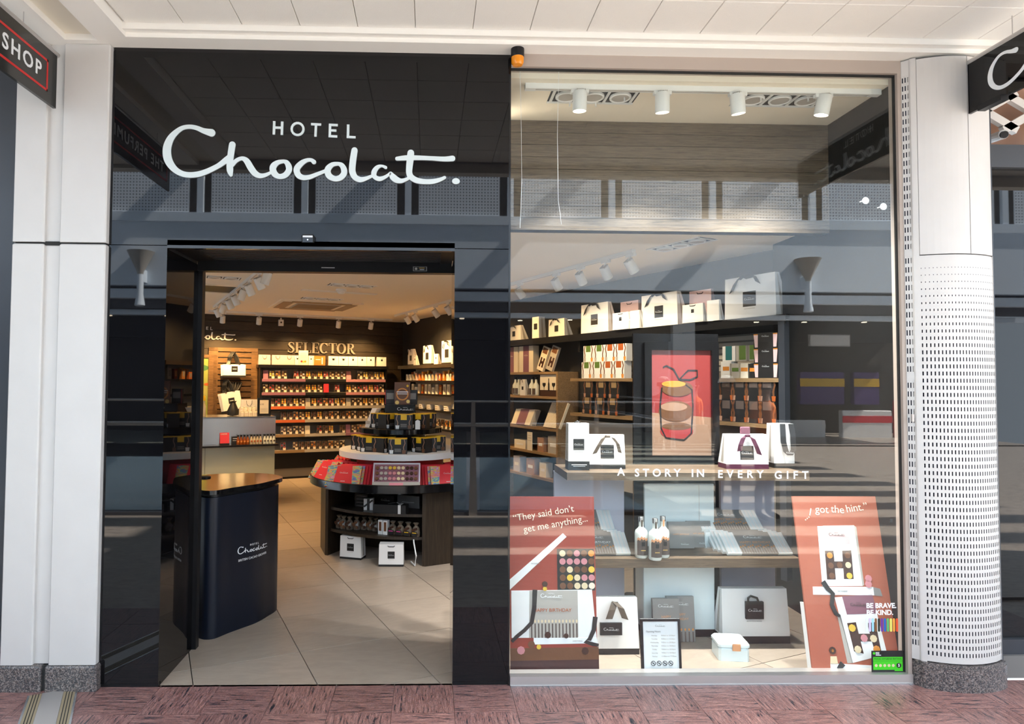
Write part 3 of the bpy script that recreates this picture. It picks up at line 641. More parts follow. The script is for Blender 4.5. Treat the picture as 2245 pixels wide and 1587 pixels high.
def track(n, a, b_, label, z):
    a, b_ = Vector(a), Vector(b_); d = b_-a; t = thing('light_track', label, 'light track', (a.x, a.y, z), math.atan2(d.y, d.x)); L = d.to_2d().length
    MB().box(0, L, -.017, .017, -.03, 0).build('rail', 'track_white', t); MB().box(.03, L-.03, -.006, .006, -.031, -.03).build('rail_slot', 'grey_strip', t)
    for x in (0, L): MB().box(x-.03, x+.03, -.019, .019, -.032, .0).build('end_cap', 'track_white', t)
    return t
track('bay', (.56, .13, 0), (2.545, .13, 0), 'white ceiling track behind the top of the shop window', 3.29)
for i, (px, W_) in enumerate(((1271, 22), (1452, 22), (1617, 22), (1805, 22))):
    c = at(px, 216, .13); aim = [(0, .10, -1), (.05, .16, -1), (.14, .14, -1), (-.14, .16, -1)][i]
    spot((c.x, .13, 3.205), 3.262, aim, ORD[i]+' white track spotlight from the left inside the shop window head', 'spotlights in the window head', W_*3.0, (1, .97, .93), size=1.6)
ta, tb = fl(1384, 556, ZC-.03), fl(868, 694, ZC-.03); track('side', ta, tb, 'white ceiling track running along the right-hand wall of the shop', ZC)
RZT = math.atan2((tb-ta).y, (tb-ta).x)
for i, (px, py) in enumerate(((1357, 580), (1307, 594), (1247, 607), (1207, 621), (1120, 640), (1055, 655), (959, 678), (934, 685), (894, 696), (872, 700))):  # fifth and sixth are added, mostly hidden, to light the oak shelving
    q = fl(px, py, ZC-.125); tt = (q-ta).dot((tb-ta).normalized()); q = ta+(tb-ta).normalized()*tt; q.z = ZC-.125
    spot(q, ZC-.03, -RWN*.75+Vector((0, 0, -1))+RWD*random.uniform(-.25, .3), ORD[i]+' track spotlight counted from the window on the right-hand track', 'spotlights on the right-hand track', 6 if i < 4 else 8 if i < 6 else 26, (1, .80, .55) if i < 4 else (1, .58, .21), rz=RZT)
ta, tb = fl(566, 600, ZC-.03), fl(470, 675, ZC-.03); track('left', ta, tb, 'white ceiling track seen end-on at the left of the doorway', ZC)
RZT = math.atan2((tb-ta).y, (tb-ta).x); dd = (tb-ta).normalized()
for i, (px, py) in enumerate(((567, 607), (560, 619), (539, 634), (522, 645), (514, 657), (503, 666), (493, 676), (480, 685))):
    q = fl(px, py, ZC-.125); tt = (q-ta).dot(dd); q = ta+dd*tt; q.z = ZC-.125
    spot(q, ZC-.03, UB*(.5 if i % 3 else -.3)+Vector((0, 0, -1))+VA*.25, ORD[i]+' track spotlight from the front on the track left of the doorway', 'spotlights on the left-hand track', 14, rz=RZT)
ta, tb = fl(462, 684, ZC-.03), fl(856, 703, ZC-.03); track('back', ta, tb, 'white ceiling track along the back wall above the serif letters', ZC)
RZT = math.atan2((tb-ta).y, (tb-ta).x); dd = (tb-ta).normalized()
for i, (px, py) in enumerate(((485, 701), (569, 702), (659, 706), (747, 709), (824, 711))):
    q = fl(px, py, ZC-.125); tt = (q-ta).dot(dd); q = ta+dd*tt; q.z = ZC-.125
    spot(q, ZC-.03, VA*.45+Vector((0, 0, -1)), ORD[i]+' track spotlight from the left on the back wall track', 'spotlights on the back track', 44 if i == 0 else 19, rz=RZT)
# recessed three-lamp fittings
rg = MB().lathe([(.050, .0), (.058, -.004), (.064, 0), (.064, .012), (.050, .012)], 20, cap=False).mesh('lamp_ring', 'track_white', True)
rr = MB().lathe([(0, .004), (.03, .001), (.050, .0)], 16).mesh('lamp_reflector', 'grey_strip', True)
def triple(loc, rz, label, n=3, z=ZC):
    t = thing('recessed_downlight', label, 'downlight', (loc[0], loc[1], z), rz)
    w = .16*n; B = MB().box(-w/2-.02, w/2+.02, -.1, -.082, -.006, 0).box(-w/2-.02, w/2+.02, .082, .1, -.006, 0)
    for k in range(n+1): x = -w/2+k*.16; B.box(x-.008, x+.008, -.083, .083, -.006, 0)
    B.build('fitting_frame', 'track_white', t); MB().box(-w/2-.02, w/2+.02, -.095, .095, -.001, 0).build('fitting_recess', 'joint_dark', t)
    for k in range(n): r_ = put('lamp_ring', rg, t, (-w/2+.08+k*.16, 0, -.012)); put('lamp_reflector', rr, r_)
    return t
for x, l in ((.955, 'left-hand of two three-lamp fittings above the window display'), (2.07, 'right-hand of two three-lamp fittings above the window display')): triple((x, .27), 0, l, 3, 3.29)
for px, py, l in ((1492, 536, 'three-lamp recessed fitting in the sloping ceiling view behind the window'), (772, 626, 'three-lamp recessed fitting nearest the door head'), (706, 655, 'three-lamp recessed fitting in front of the ceiling air unit'), (470, 607, 'recessed lamp fitting at the left corner of the doorway')):
    q = fl(px, py, ZC); triple(q, TH if px < 1000 else RWA, l)
q = fl(690, 669, ZC); ac = thing('air_conditioner', 'square ceiling air cassette in front of the back wall', 'air conditioner', (q.x, q.y, ZC), TH)
MB().box(-.55, .55, -.52, .52, -.018, 0).build('cassette_panel', 'warm_ceiling', ac); MB().box(-.3, .3, -.3, .3, -.026, -.02).build('intake_grille', 'grey_strip', ac)
for k in range(9): MB().box(-.28, .28, -.27+k*.06, -.25+k*.06, -.03, -.026).build('grille_slat', 'brown_strip', ac)
for a in ((-.5, -.36, -.4, .4), (.36, .5, -.4, .4), (-.4, .4, -.5, -.36), (-.4, .4, .36, .5)): MB().box(*a, -.024, -.02).build('air_flap', 'brown_strip', ac)
q = fl(748, 634, ZC); sd = thing('smoke_detector', 'round white smoke detector on the shop ceiling', 'detector', (q.x, q.y, ZC)); MB().lathe([(.06, 0), (.06, -.02), (.05, -.024)], 20).build('detector_base', 'track_white', sd); MB().lathe([(.045, -.024), (.045, -.035), (.03, -.055), (0, -.058)], 20).build('detector_head', 'track_white', sd, smooth=True)
q = fl(745, 640, ZC); MB().box(-.45, .45, -.05, .05, -.008, 0).build('air_slot', 'track_white', tag(put('air_diffuser', None, None, (q.x, q.y, ZC), TH), 'long narrow air diffuser beside the smoke detector', 'vent'))
q = fl(470, 632, ZC); hv = thing('ceiling_hatch', 'dark open ceiling vent at the left edge of the doorway', 'vent', (q.x, q.y, ZC), TH); MB().box(-.3, .3, -.3, .3, -.004, 0).build('vent_opening', 'black_card', hv); MB().box(-.33, .33, -.33, -.3, -.012, 0).box(-.33, .33, .3, .33, -.012, 0).box(.3, .33, -.3, .3, -.012, 0).box(-.33, -.3, -.3, .3, -.012, 0).build('vent_frame', 'warm_ceiling', hv)
hk = MB().lathe([(.014, 0), (.014, -.008), (.005, -.012), (.004, -.03), (.007, -.034), (0, -.036)], 10)
for i, (px, py) in enumerate(((1249, 224), (1306, 224), (1369, 213), (1668, 213), (1772, 213))):
    q = fl(px, py, 3.28); tag(hk.build('ceiling_hook', 'track_white', None, (q.x, q.y, 3.29), smooth=True), ORD[i]+' small white ceiling hook from the left above the window display', 'hook', 'ceiling hooks in the window bay')
q = fl(616, 693, ZC); cs = thing('ceiling_sensor', 'small white boxed sensor on the back ceiling track', 'sensor', (q.x, q.y, ZC-.03), TH); MB().bev(-.04, .04, -.03, .03, -.13, -.03, .004).build('sensor_box', 'track_white', cs); MB().box(-.01, .01, -.01, .01, -.03, 0).build('sensor_stem', 'track_white', cs); MB().disc(0, -.075, .015, -.032, -.03, 10).build('sensor_eye', 'black_card', cs)
# ============================================================ GOODS: generic builders
def bag(w, h, d, label, loc, rz=0, style='loop', group=None, body='white_card', band='black_card', bandh=.03, sq=.22, name='gift_bag', taper=.45, logo_on=True, lean=0, lx=0, lz=.52):
    """carton gift bag, front face at y=0 facing -y, standing at z=0"""
    t = thing(name, label, 'bag', loc, rz, group)
    dt = d*taper; o = lean
    MB().hexa([(-w/2, 0, bandh), (w/2, 0, bandh), (w/2, d, bandh), (-w/2, d, bandh)], [(-w*.485, o, h), (w*.485, o, h), (w*.485, o+dt, h), (-w*.485, o+dt, h)]).build('bag_body', body, t)
    if bandh > 0: MB().box(-w/2, w/2, 0, d, 0, bandh).build('base_band', band, t)
    for s in (-1, 1): MB().hexa([(s*w*.5-.0008, d*.35, bandh+.01), (s*w*.5+.0008, d*.35, bandh+.01), (s*w*.5+.0008, d*.65, bandh+.01), (s*w*.5-.0008, d*.65, bandh+.01)], [(s*w*.486-.0008, o+dt*.45, h*.96), (s*w*.486+.0008, o+dt*.45, h*.96), (s*w*.486+.0008, o+dt*.55, h*.96), (s*w*.486-.0008, o+dt*.55, h*.96)]).build('side_fold', 'grey_strip', t)
    f = lambda z: o*(z-bandh)/(h-bandh)
    if sq:
        zc = h*lz; a = sq*min(w, h)
        lb = MB().hexa([(lx-a/2, f(zc-a/2)-.0008, zc-a/2), (lx+a/2, f(zc-a/2)-.0008, zc-a/2), (lx+a/2, f(zc-a/2), zc-a/2), (lx-a/2, f(zc-a/2), zc-a/2)], [(lx-a/2, f(zc+a/2)-.0008, zc+a/2), (lx+a/2, f(zc+a/2)-.0008, zc+a/2), (lx+a/2, f(zc+a/2), zc+a/2), (lx-a/2, f(zc+a/2), zc+a/2)]).build('label_square', 'black_card' if body != 'black_card' else 'grey_card', t)
        if logo_on and a > .025: put('lettering', logo(a*.78, 'vinyl_white', .0002), lb, (lx, f(zc)-.0014, zc), rot=(-math.atan2(o, h-bandh), 0, 0))
        if a > .05: MB().box(lx-a*.42, lx+a*.42, f(zc-a*.64)-.0006, f(zc-a*.64), zc-a*.66, zc-a*.63).build('caption_line', 'grey_strip', lb)
    if style == 'loop':
        pts = [(-w*.17, o-.002, h*.93), (-w*.15, o-.004, h*.72), (-w*.05, o-.005, h*.60), (w*.05, o-.005, h*.60), (w*.15, o-.004, h*.72), (w*.17, o-.002, h*.93)]; MB().tube(pts, max(.0022, w*.012), 6).build('handle', 'black_ribbon', t)
    elif style == 'top':
        MB().tube([(-w*.14, o, h*.94), (-w*.10, o-.003, h*.90), (w*.10, o-.003, h*.90), (w*.14, o, h*.94)], max(.002, w*.014), 6).build('handle', 'black_ribbon', t)
    elif style == 'up':
        MB().tube([(-w*.16, o+dt/2, h*.98), (-w*.13, o+dt/2, h*1.25), (0, o+dt/2, h*1.5), (w*.13, o+dt/2, h*1.25), (w*.16, o+dt/2, h*.98)], w*.03, 6).build('handle', 'black_ribbon', t)
    return t
def ribbon(t, pts, wid, m='black_ribbon', n='ribbon', thick=.0012):
    B = MB().sheet(pts, wid); k = len(B.v); w = Vector((0, -thick, 0)); B.sheet([Vector(p)+w for p in pts], wid); return B.build(n, m, t)
def carton(n, w, h, d, m, label, cat, loc, rz=0, group=None, rot=None):
    t = thing(n, label, cat, loc, rz, group, rot); MB().box(-w/2, w/2, 0, d, 0, h).build('box_body', m, t); return t
# ---- pouches of loose chocolates: one mesh per filling
PAL = [('choc_dark', 'choc_red'), ('choc_milk', 'choc_white'), ('choc_white', 'choc_yellow'), ('choc_orange', 'choc_milk'), ('choc_red', 'choc_pink'), ('choc_milk', 'choc_dark'), ('choc_dark', 'choc_white'), ('choc_yellow', 'choc_orange'), ('lilac_panel', 'choc_milk')]
PKM = []
for pi, (c1_, c2_) in enumerate(PAL):
    B = MB().hexa([(-.044, 0, 0), (.044, 0, 0), (.044, .045, 0), (-.044, .045, 0)], [(-.042, .018, .125), (.042, .018, .125), (.042, .03, .125), (-.042, .03, .125)], 0)
    yf = lambda z: .018*z/.125
    for r in range(3):
        for c in range(2):
            z = .036+r*.031; B.disc(-.020+.040*c, z+.012, .0145, yf(z)-.006, yf(z)+.004, 7, 1+(r+c+pi) % 2)
    B.hexa([(-.002, -.005, .004), (.040, -.005, .004), (.040, 0, .004), (-.002, 0, .004)], [(-.002, .0, .042), (.040, .0, .042), (.040, .004, .042), (-.002, .004, .042)], 3)
    B.hexa([(-.040, -.004, .018), (-.012, -.004, .018), (-.012, 0, .018), (-.040, 0, .018)], [(-.040, -.001, .042), (-.012, -.001, .042), (-.012, .004, .042), (-.040, .004, .042)], 4)
    B.box(-.043, .043, .016, .03, .120, .132, 5 if pi in (3, 6) else 0)
    PKM.append(B.mesh('chocolate_pouch', ['clear_pack', c1_, c2_, 'cream_card', 'black_card', 'cream_print']))
# ============================================================ SELECTOR WALL
VF = 7.58
su = thing('selector_shelving', 'black wall shelving with six rows of chocolate pouches under serif letters', 'shelving', P(0, VF), TH)
def su_x(px): return av(px, 900, VF).dot(UB)
def su_z(px, py): return av(px, py, VF).z
X0, X1 = su_x(569), su_x(848)
zt = su_z(710, 801); zs = [su_z(710, y) for y in (831, 860, 890, 919, 950, 984)]
for x in (X0, X1-.03): MB().box(x, x+.03, 0, VB-VF, .0, zt).build('side_panel', 'black_satin', su)
MB().box(X0, X1, VB-VF-.02, VB-VF, .0, zt).build('back_panel', 'grey_strip', su)
MB().box(X0-.03, X1+.02, -.02, VB-VF, zt-.05, zt).build('top_board', 'black_satin', su)
MB().box(X0+.03, X1-.03, .06, VB-VF-.02, 0, .17).build('plinth', 'grey_plinth', su); MB().box(X0+.03, X1-.03, .03, VB-VF-.02, .17, zs[5]-.06).build('lower_panel', 'black_satin', su); MB().box(X0+.03, X1-.03, .055, .06, 0, .03).build('skirting', 'black_satin', su)
xa, xb = su_x(669), su_x(758)
SC = [('mauve_strip', 'black_card', 'pink_strip'), ('mauve_strip', 'black_card', 'pink_strip'), ('orange_strip', 'grey_strip', 'grey_strip'), ('orange_strip', 'grey_strip', 'grey_strip'), ('brown_strip', 'grey_strip', 'mauve_strip'), ('brown_strip', 'grey_strip', 'grey_strip')]
for r in range(6):
    s_ = MB().box(X0+.03, X1-.03, .0, VB-VF-.02, zs[r]-.075, zs[r]-.04).build('shelf', 'black_satin', su)
    MB().box(X0+.03, X1-.03, .01, VB-VF-.02, zs[r]-.04, zs[r]).build('shelf_tray', 'grey_strip', s_)
    for (a, b_), m_ in zip(((X0+.03, xa), (xa, xb), (xb, X1-.03)), SC[r]): MB().box(a, b_, -.004, .01, zs[r]-.045, zs[r]-.002).build('price_strip', m_, su)
HDR = {0: [(0, 'mauve_strip'), (14, 'pink_strip')], 1: [], 2: [(0, 'red_paint'), (7, 'grey_strip'), (14, 'grey_strip')], 3: [], 4: [(7, 'cream_card'), (14, 'mauve_strip')], 5: []}
ROW = ['top', 'second', 'third', 'fourth', 'fifth', 'bottom']
npx = 21; pitch = (X1-X0-.08)/npx
gap = {0: {4, 15}, 1: {11, 13}, 2: set(), 3: set(), 4: {8, 12, 18, 19, 20}, 5: {2, 4, 14, 15, 16, 17, 18, 19, 20}}
for r in range(6):
    hd = dict(HDR[r]); n_ = 0
    for i in range(npx):
        x = X0+.04+pitch*(i+.5); wl = P(0, VF)+UB*x+VA*.012
        if r >= 3 and i < 3 and r != 2: continue
        if i in hd:
            c = tag(MB().hexa([(-.04, 0, 0), (.04, 0, 0), (.04, .012, 0), (-.04, .012, 0)], [(-.04, .02, .135), (.04, .02, .135), (.04, .03, .135), (-.04, .03, .135)]).build('header_card', hd[i], None, (wl.x, wl.y, zs[r]), TH), {'mauve_strip': 'mauve', 'pink_strip': 'pink', 'red_paint': 'dark red', 'grey_strip': 'grey', 'cream_card': 'cream'}[hd[i]]+' header card '+('at the left end' if i == 0 else 'before the middle' if i == 7 else 'right of the middle')+' of the '+ROW[r]+' selector shelf', 'card'); continue
        if i in gap[r]: continue
        n_ += 1; pi = random.randrange(len(PAL)) if r < 3 else random.choice([0, 1, 3, 5, 5, 6, 7])
        tag(put('chocolate_pouch', PKM[pi], None, (wl.x, wl.y, zs[r]), TH), ORD[n_-1]+' chocolate pouch from the left on the '+ROW[r]+' selector shelf', 'pouch', 'chocolate pouches on the selector shelves')
q = av(716, 860, VF); tag(MB().hexa([(-.04, 0, 0), (.04, 0, 0), (.04, .03, 0), (-.04, .03, 0)], [(-.04, .02, .14), (.04, .02, .14), (.04, .04, .14), (-.04, .04, .14)]).build('red_packet', 'red_card', None, (q.x, q.y-.02, zs[1]), TH), 'bright red packet among the pouches on the second selector shelf', 'packet')
# bags along the top of the shelving
xs = [(580, 'pink_pale', 24, 'loop'), (609, 'pink_pale', 24, 'loop'), (634, 'pink_pale', 24, 'loop'), (652, 'white_card', 13, 'loop'), (682, 'white_card', 14, 'top'), (731, 'white_card', 22, 'loop'), (753, 'white_card', 21, 'loop'), (774, 'white_card', 20, 'top'), (794, 'white_card', 20, 'top'), (813, 'white_card', 18, 'top'), (837, 'white_card', 21, 'top')]
for i, (px, b_, wp, st) in enumerate(xs):
    q = av(px, 801, VF+.03); bag(wp/128., .158, .10, ('pink blush' if 'pink' in b_ else 'white')+' paper bag with black cord, '+ORD[i]+' from the left above the selector shelves', (q.x, q.y, zt), TH, st, 'bags on top of the selector shelves', b_, bandh=0, sq=.2 if b_ != 'pink_pale' else 0, lz=.66, logo_on=False, name='paper_bag')
q = av(665, 801, VF-.0); t = carton('notice_card', .155, .24, .01, 'cream_card', 'tall cream notice card with chocolates pictured above the selector shelves', 'notice', (q.x, q.y, zt), TH)
for k in range(5): MB().box(-.05, .05-.01*(k % 2), -.001, 0, .20-k*.018, .204-k*.018).build('print_line', 'grey_strip', t)
MB().disc(-.03, .06, .018, -.001, 0, 8).disc(0, .055, .018, -.001, 0, 8, 1).disc(.03, .06, .018, -.001, 0, 8, 2).build('picture', ['choc_red', 'choc_yellow', 'choc_orange'], t)
q = av(701, 801, VF+.01); t = carton('gift_pack', .185, .155, .06, 'orange_card', 'flame red gift pack standing among the bags above the selector shelves', 'box', (q.x, q.y, zt), TH); MB().box(.03, .05, -.001, 0, .02, .13).box(-.07, .01, -.001, 0, .09, .10).build('print', 'vinyl_white', t)
# letters above
def serif(s, H_, m, parent, loc, dep=.02):
    B = {}; x = 0; W_ = {'S': .58, 'E': .66, 'L': .64, 'C': .72, 'T': .68, 'O': .78, 'R': .74}
    for ch in s:
        w = W_[ch]*H_; a = MB(); st, th, sf_ = .085*H_, .028*H_, .022*H_; y0, y1 = -dep, 0
        def bar(x0, z0, x1, z1, hw): a.band([(x0, z0), (x1, z1)], hw, y0, y1)
        def sv(z, xc): bar(xc-st*1.9, z, xc+st*1.9, z, sf_)
        c = w/2-.04*H_
        if ch in 'ELR':
            bar(.17*H_, 0, .17*H_, H_, st); sv(sf_, .17*H_); sv(H_-sf_, .17*H_)
        if ch == 'E': bar(.17*H_, H_-th, .56*H_, H_-th, th); bar(.17*H_, th, .58*H_, th, th); bar(.17*H_, .52*H_, .44*H_, .52*H_, th); bar(.56*H_, H_, .57*H_, .78*H_, th); bar(.58*H_, 0, .61*H_, .24*H_, th); bar(.44*H_, .40*H_, .44*H_, .64*H_, th*.8)
        if ch == 'L': bar(.17*H_, th, .58*H_, th, th); bar(.58*H_, 0, .61*H_, .27*H_, th)
        if ch == 'T': bar(.33*H_, 0, .33*H_, H_, st); sv(sf_, .33*H_); bar(.03*H_, H_-th, .63*H_, H_-th, th); bar(.03*H_, H_, .02*H_, .74*H_, th); bar(.63*H_, H_, .64*H_, .74*H_, th)
        if ch in 'OC':
            rng = range(0, 25) if ch == 'O' else range(3, 22); pts = []; hw = []
            for k in rng: t_ = 2*math.pi*k/24; pts.append((.37*H_+.30*H_*math.cos(t_), .5*H_+.46*H_*math.sin(t_))); hw.append(.03*H_+.06*H_*abs(math.cos(t_)))
            a.band(pts, hw, y0, y1)
            if ch == 'C': bar(.60*H_, .98*H_, .61*H_, .70*H_, th)
        if ch == 'R':
            pts = [(.2*H_, .96*H_), (.42*H_, .95*H_), (.53*H_, .87*H_), (.55*H_, .74*H_), (.50*H_, .60*H_), (.38*H_, .52*H_), (.2*H_, .51*H_)]; a.band(pts, [.03*H_, .04*H_, .07*H_, .08*H_, .07*H_, .04*H_, .03*H_], y0, y1); a.band([(.36*H_, .52*H_), (.50*H_, .2*H_), (.66*H_, .02*H_)], [.05*H_, .08*H_, .07*H_], y0, y1); bar(.58*H_, sf_, .76*H_, sf_, sf_)
        if ch == 'S':
            pts = [(.48*H_, .78*H_), (.44*H_, .90*H_), (.31*H_, .965*H_), (.17*H_, .90*H_), (.13*H_, .76*H_), (.22*H_, .62*H_), (.36*H_, .50*H_), (.47*H_, .36*H_), (.47*H_, .20*H_), (.36*H_, .06*H_), (.22*H_, .035*H_), (.10*H_, .12*H_), (.06*H_, .26*H_)]; a.band(pts, [.02*H_, .03*H_, .035*H_, .055*H_, .075*H_, .085*H_, .09*H_, .085*H_, .075*H_, .05*H_, .035*H_, .03*H_, .02*H_], y0, y1); bar(.49*H_, .97*H_, .50*H_, .72*H_, .015*H_); bar(.05*H_, .03*H_, .05*H_, .28*H_, .015*H_)
        a.build('letter', m, parent, (loc[0]+x, loc[1], loc[2])); x += w
    return x
q0, q1 = av(630, 773, VB-.03), av(779, 774, VB-.03); Hs = av(700, 750, VB-.03).z-av(700, 773.5, VB-.03).z
sg = thing('serif_sign', 'row of bronze serif capital letters on the dark back wall', 'sign', P(uv(q0)[0], VB-.005, q0.z), TH)
W0 = sum({'S': .58, 'E': .66, 'L': .64, 'C': .72, 'T': .68, 'O': .78, 'R': .74}[c] for c in 'SELECTOR')*Hs
serif('SELECTOR', Hs, 'letter_bronze', sg, (0, 0, 0)); 
for k in sg.children: k.location.x *= (uv(q1)[0]-uv(q0)[0])/W0; k.scale.x = (uv(q1)[0]-uv(q0)[0])/W0
# handwritten sign on the back wall, left
q0 = av(516, 745, VB-.02); wB = 1.02
hs_ = thing('wall_lettering', 'lit cream handwritten lettering on the back wall left of the doorway', 'sign', P(uv(q0)[0]-wB/2, VB-.006, q0.z), TH)
logo_parts(wB, 'lit_white', hs_, (0, -.01, .085), 0, .008, 3)
# ============================================================ LEFT BACK: slat panel with hanging bags, poster doorway
q0, q1 = av(478, 770, VB-.02), av(549, 915, VB-.02); xs0, xs1 = uv(q0)[0], uv(q1)[0]
sp = thing('slat_panel', 'brown slatted wall panel with hanging white bags', 'wall panel', P(xs0, VB-.03), TH); hgt = q0.z-.4
MB().box(0, xs1-xs0, .012, .03, .4, q0.z).build('panel_backing', 'joint_dark', sp)
for k in range(int(hgt/.092)): MB().box(0, xs1-xs0, 0, .02, .404+k*.092, .404+k*.092+.074).build('slat', 'wood_brown', sp)
MB().box(-.14, 0, -.01, .03, .2, q0.z+.06).box(xs1-xs0, xs1-xs0+.10, -.005, .03, .2, q0.z+.06).box(-.14, xs1-xs0+.1, -.01, .03, q0.z, q0.z+.06).build('panel_frame', 'wood_brown', sp)
def hang(pxl, pyt, pyb, wp, tilt, label, n):
    q = av((pxl), (pyb), VB-.16); w = wp/127.; h = (av(pxl, pyt, VB-.16).z-q.z)
    for i in range(n):
        p = q-VA*(.012*i)+UB*(.01*i-.02); rot = (0, tilt+(.015*(i-n+1)), TH)
        t = thing('paper_bag', label if i == n-1 else 'white paper bag hanging behind, '+ORD[n-2-i]+' in the bunch with the '+('level' if tilt == 0 else 'tilted')+' front bag', 'bag', p, 0, 'bags hanging on the slat panel', rot=rot); t.rotation_euler = rot
        MB().box(-w/2, w/2, 0, .008, .03, h).build('bag_body', 'white_card', t); MB().box(-w/2, w/2, 0, .008, 0, .03).build('base_band', 'black_card', t)
        if i == n-1: MB().box(-.047, .047, -.001, 0, h*.42, h*.42+.09).build('label_square', 'black_card', t); MB().box(-.03, .03, -.0016, -.001, h*.42+.042, h*.42+.050).build('print_line', 'vinyl_white', t)
        MB().tube([(-w*.22, .004, h), (-w*.14, .02, h+.12), (0, .03, h+.20), (w*.14, .02, h+.12), (w*.22, .004, h)], .014, 6).build('handle', 'black_ribbon', t)
hang(512, 799, 827, 43, 0, 'white paper bag with black square hanging level on the slat panel', 4)
hang(510, 859, 902, 37, -.18, 'white paper bag with black square hanging tilted on the slat panel', 4)
hb_ = MB()
q = av(512, 838, VB-.12); bb = thing('handle_bunch', 'bunch of black bag handles hanging below the level white bag', 'bags', q, TH)
for k in range(7): MB().tube([(-.12+k*.04, 0, 0), (-.10+k*.03, -.02, -.10), (-.02+k*.005, -.03, -.18)], .02, 6).build('cord', 'black_ribbon', bb)
q0, q1 = av(436, 784, VB-.02), av(466, 915, VB-.02); wpd = .62
gp = thing('illustrated_poster', 'tall green illustrated panel in a timber frame at the left back', 'poster', P(uv(q1)[0], VB-.02), TH)
MB().box(-wpd, 0, -.004, 0, .1, q0.z).build('poster_sheet', 'green_poster', gp); MB().box(-wpd-.06, -wpd, -.02, .01, 0, q0.z+.05).box(0, .05, -.02, .01, 0, q0.z+.05).box(-wpd, 0, -.02, .01, q0.z, q0.z+.05).build('poster_frame', 'wood_brown', gp)
mat('leaf_green', (.05, .16, .05), .5)
for x, z, r, m_ in ((-.18, q0.z-.16, .11, 'leaf_green'), (-.09, q0.z-.42, .05, 'rust_card'), (-.2, q0.z-.62, .09, 'leaf_green'), (-.08, q0.z-1.05, .10, 'leaf_green'), (-.25, q0.z-.85, .05, 'lilac_panel')): MB().disc(x, z, r, -.006, -.004, 12, sq=.45).build('printed_shape', m_, gp)
# ============================================================ SERVICE COUNTER
VC = 5.35
def cx_(px): return av(px, 950, VC).dot(UB)
def cz_(px, py): return av(px, py, VC).z
c0, c1x = cx_(433)-.75, cx_(604); zt_ = cz_(520, 914); zl = cz_(520, 974)
sc_ = thing('service_counter', 'pale glass fronted service counter with brushed steel upper band', 'counter', P(0, VC), TH)
MB().box(c0, c1x-.004, .05, .65, .0, zl-.02).build('counter_body', 'dark_wall', sc_)
for k in range(2): a = c0+k*(c1x-c0)/2; MB().box(a+.002, a+(c1x-c0)/2-.002, .03, .05, .06, zl-.02).build('glass_front', 'counter_glass', sc_)
MB().box(c0, c1x+.02, -.13, .65, zl-.022, zl).build('ledge', 'black_satin', sc_); MB().box(c0, c1x, .0, .03, zl, zt_).build('steel_band', 'steel', sc_); MB().box(c0, c1x, .0, .65, zt_-.02, zt_).build('counter_top', 'steel', sc_); MB().box(c1x-.02, c1x, .03, .65, zl, zt_-.02).build('end_panel', 'steel', sc_)
def onc(px, py, dv=0): return P(cx_(px), VC+dv, 0)
q = onc(492, 0, -.05); t = thing('price_sign', 'small red printed sign on the counter ledge', 'sign', (q.x, q.y, zl), TH); MB().hexa([(-.055, 0, 0), (.055, 0, 0), (.055, .006, 0), (-.055, .006, 0)], [(-.055, .03, .15), (.055, .03, .15), (.055, .036, .15), (-.055, .036, .15)]).build('sign_card', 'red_card', t); MB().box(-.055, .055, -.002, .0, 0, .022).build('sign_foot', 'black_card', t); text('UNDER', .024, 'vinyl_white', t, (-.008, .022, .132), ext=.0004)
q = onc(515, 0, -.05); t = thing('price_sign', 'small black printed sign beside the miniature bottles', 'sign', (q.x, q.y, zl), TH); MB().box(-.04, .04, 0, .02, 0, .10).build('sign_card', 'black_card', t); MB().box(-.03, .03, -.001, 0, .075, .08).box(-.03, .03, -.001, 0, .05, .054).build('print_line', 'vinyl_white', t)
def mini(px, m_, lab, i):
    q = onc(px, 0, -.06); t = thing('miniature_bottle', lab, 'bottle', (q.x, q.y, zl), TH, 'miniature bottles on the counter ledge')
    MB().lathe([(.0, 0), (.019, .002), (.020, .06), (.010, .085), (.009, .10)], 12).build('bottle_glass', m_, t, smooth=True); MB().lathe([(.011, .10), (.011, .122), (0, .123)], 10).build('cap', 'black_satin', t)
    MB().disc(0, .04, .012, -.0215, -.0195, 10).build('bottle_label', 'choc_orange' if m_ == 'amber_liquid' else 'rust_card' if m_ == 'clear_pack2' else 'label_brown', t)
mat('clear_pack2', (.55, .48, .36), .1)
for i in range(4): mini(521+i*7, 'amber_liquid', ORD[i]+' amber miniature bottle from the left on the counter ledge', i); mini(550+i*6.6, 'clear_pack2', ORD[i]+' clear miniature bottle from the left on the counter ledge', i); mini(579+i*6.7, 'bottle_cream', ORD[i]+' cream miniature bottle from the left on the counter ledge', i)
q = onc(582, 0, .14); t = thing('framed_notice', 'black framed white notice standing on the counter', 'notice', (q.x, q.y, zt_), TH); MB().box(-.085, .085, 0, .015, 0, .235).build('notice_frame', 'black_satin', t); MB().box(-.055, .055, -.002, 0, .03, .205).build('notice_sheet', 'cream_card', t); text('£10', .03, 'label_brown', t, (-.028, -.003, .15), ext=.0003)
for k in range(3): MB().box(-.045, .045, -.003, -.002, .06+k*.018, .063+k*.018).build('print_line', 'grey_strip', t)
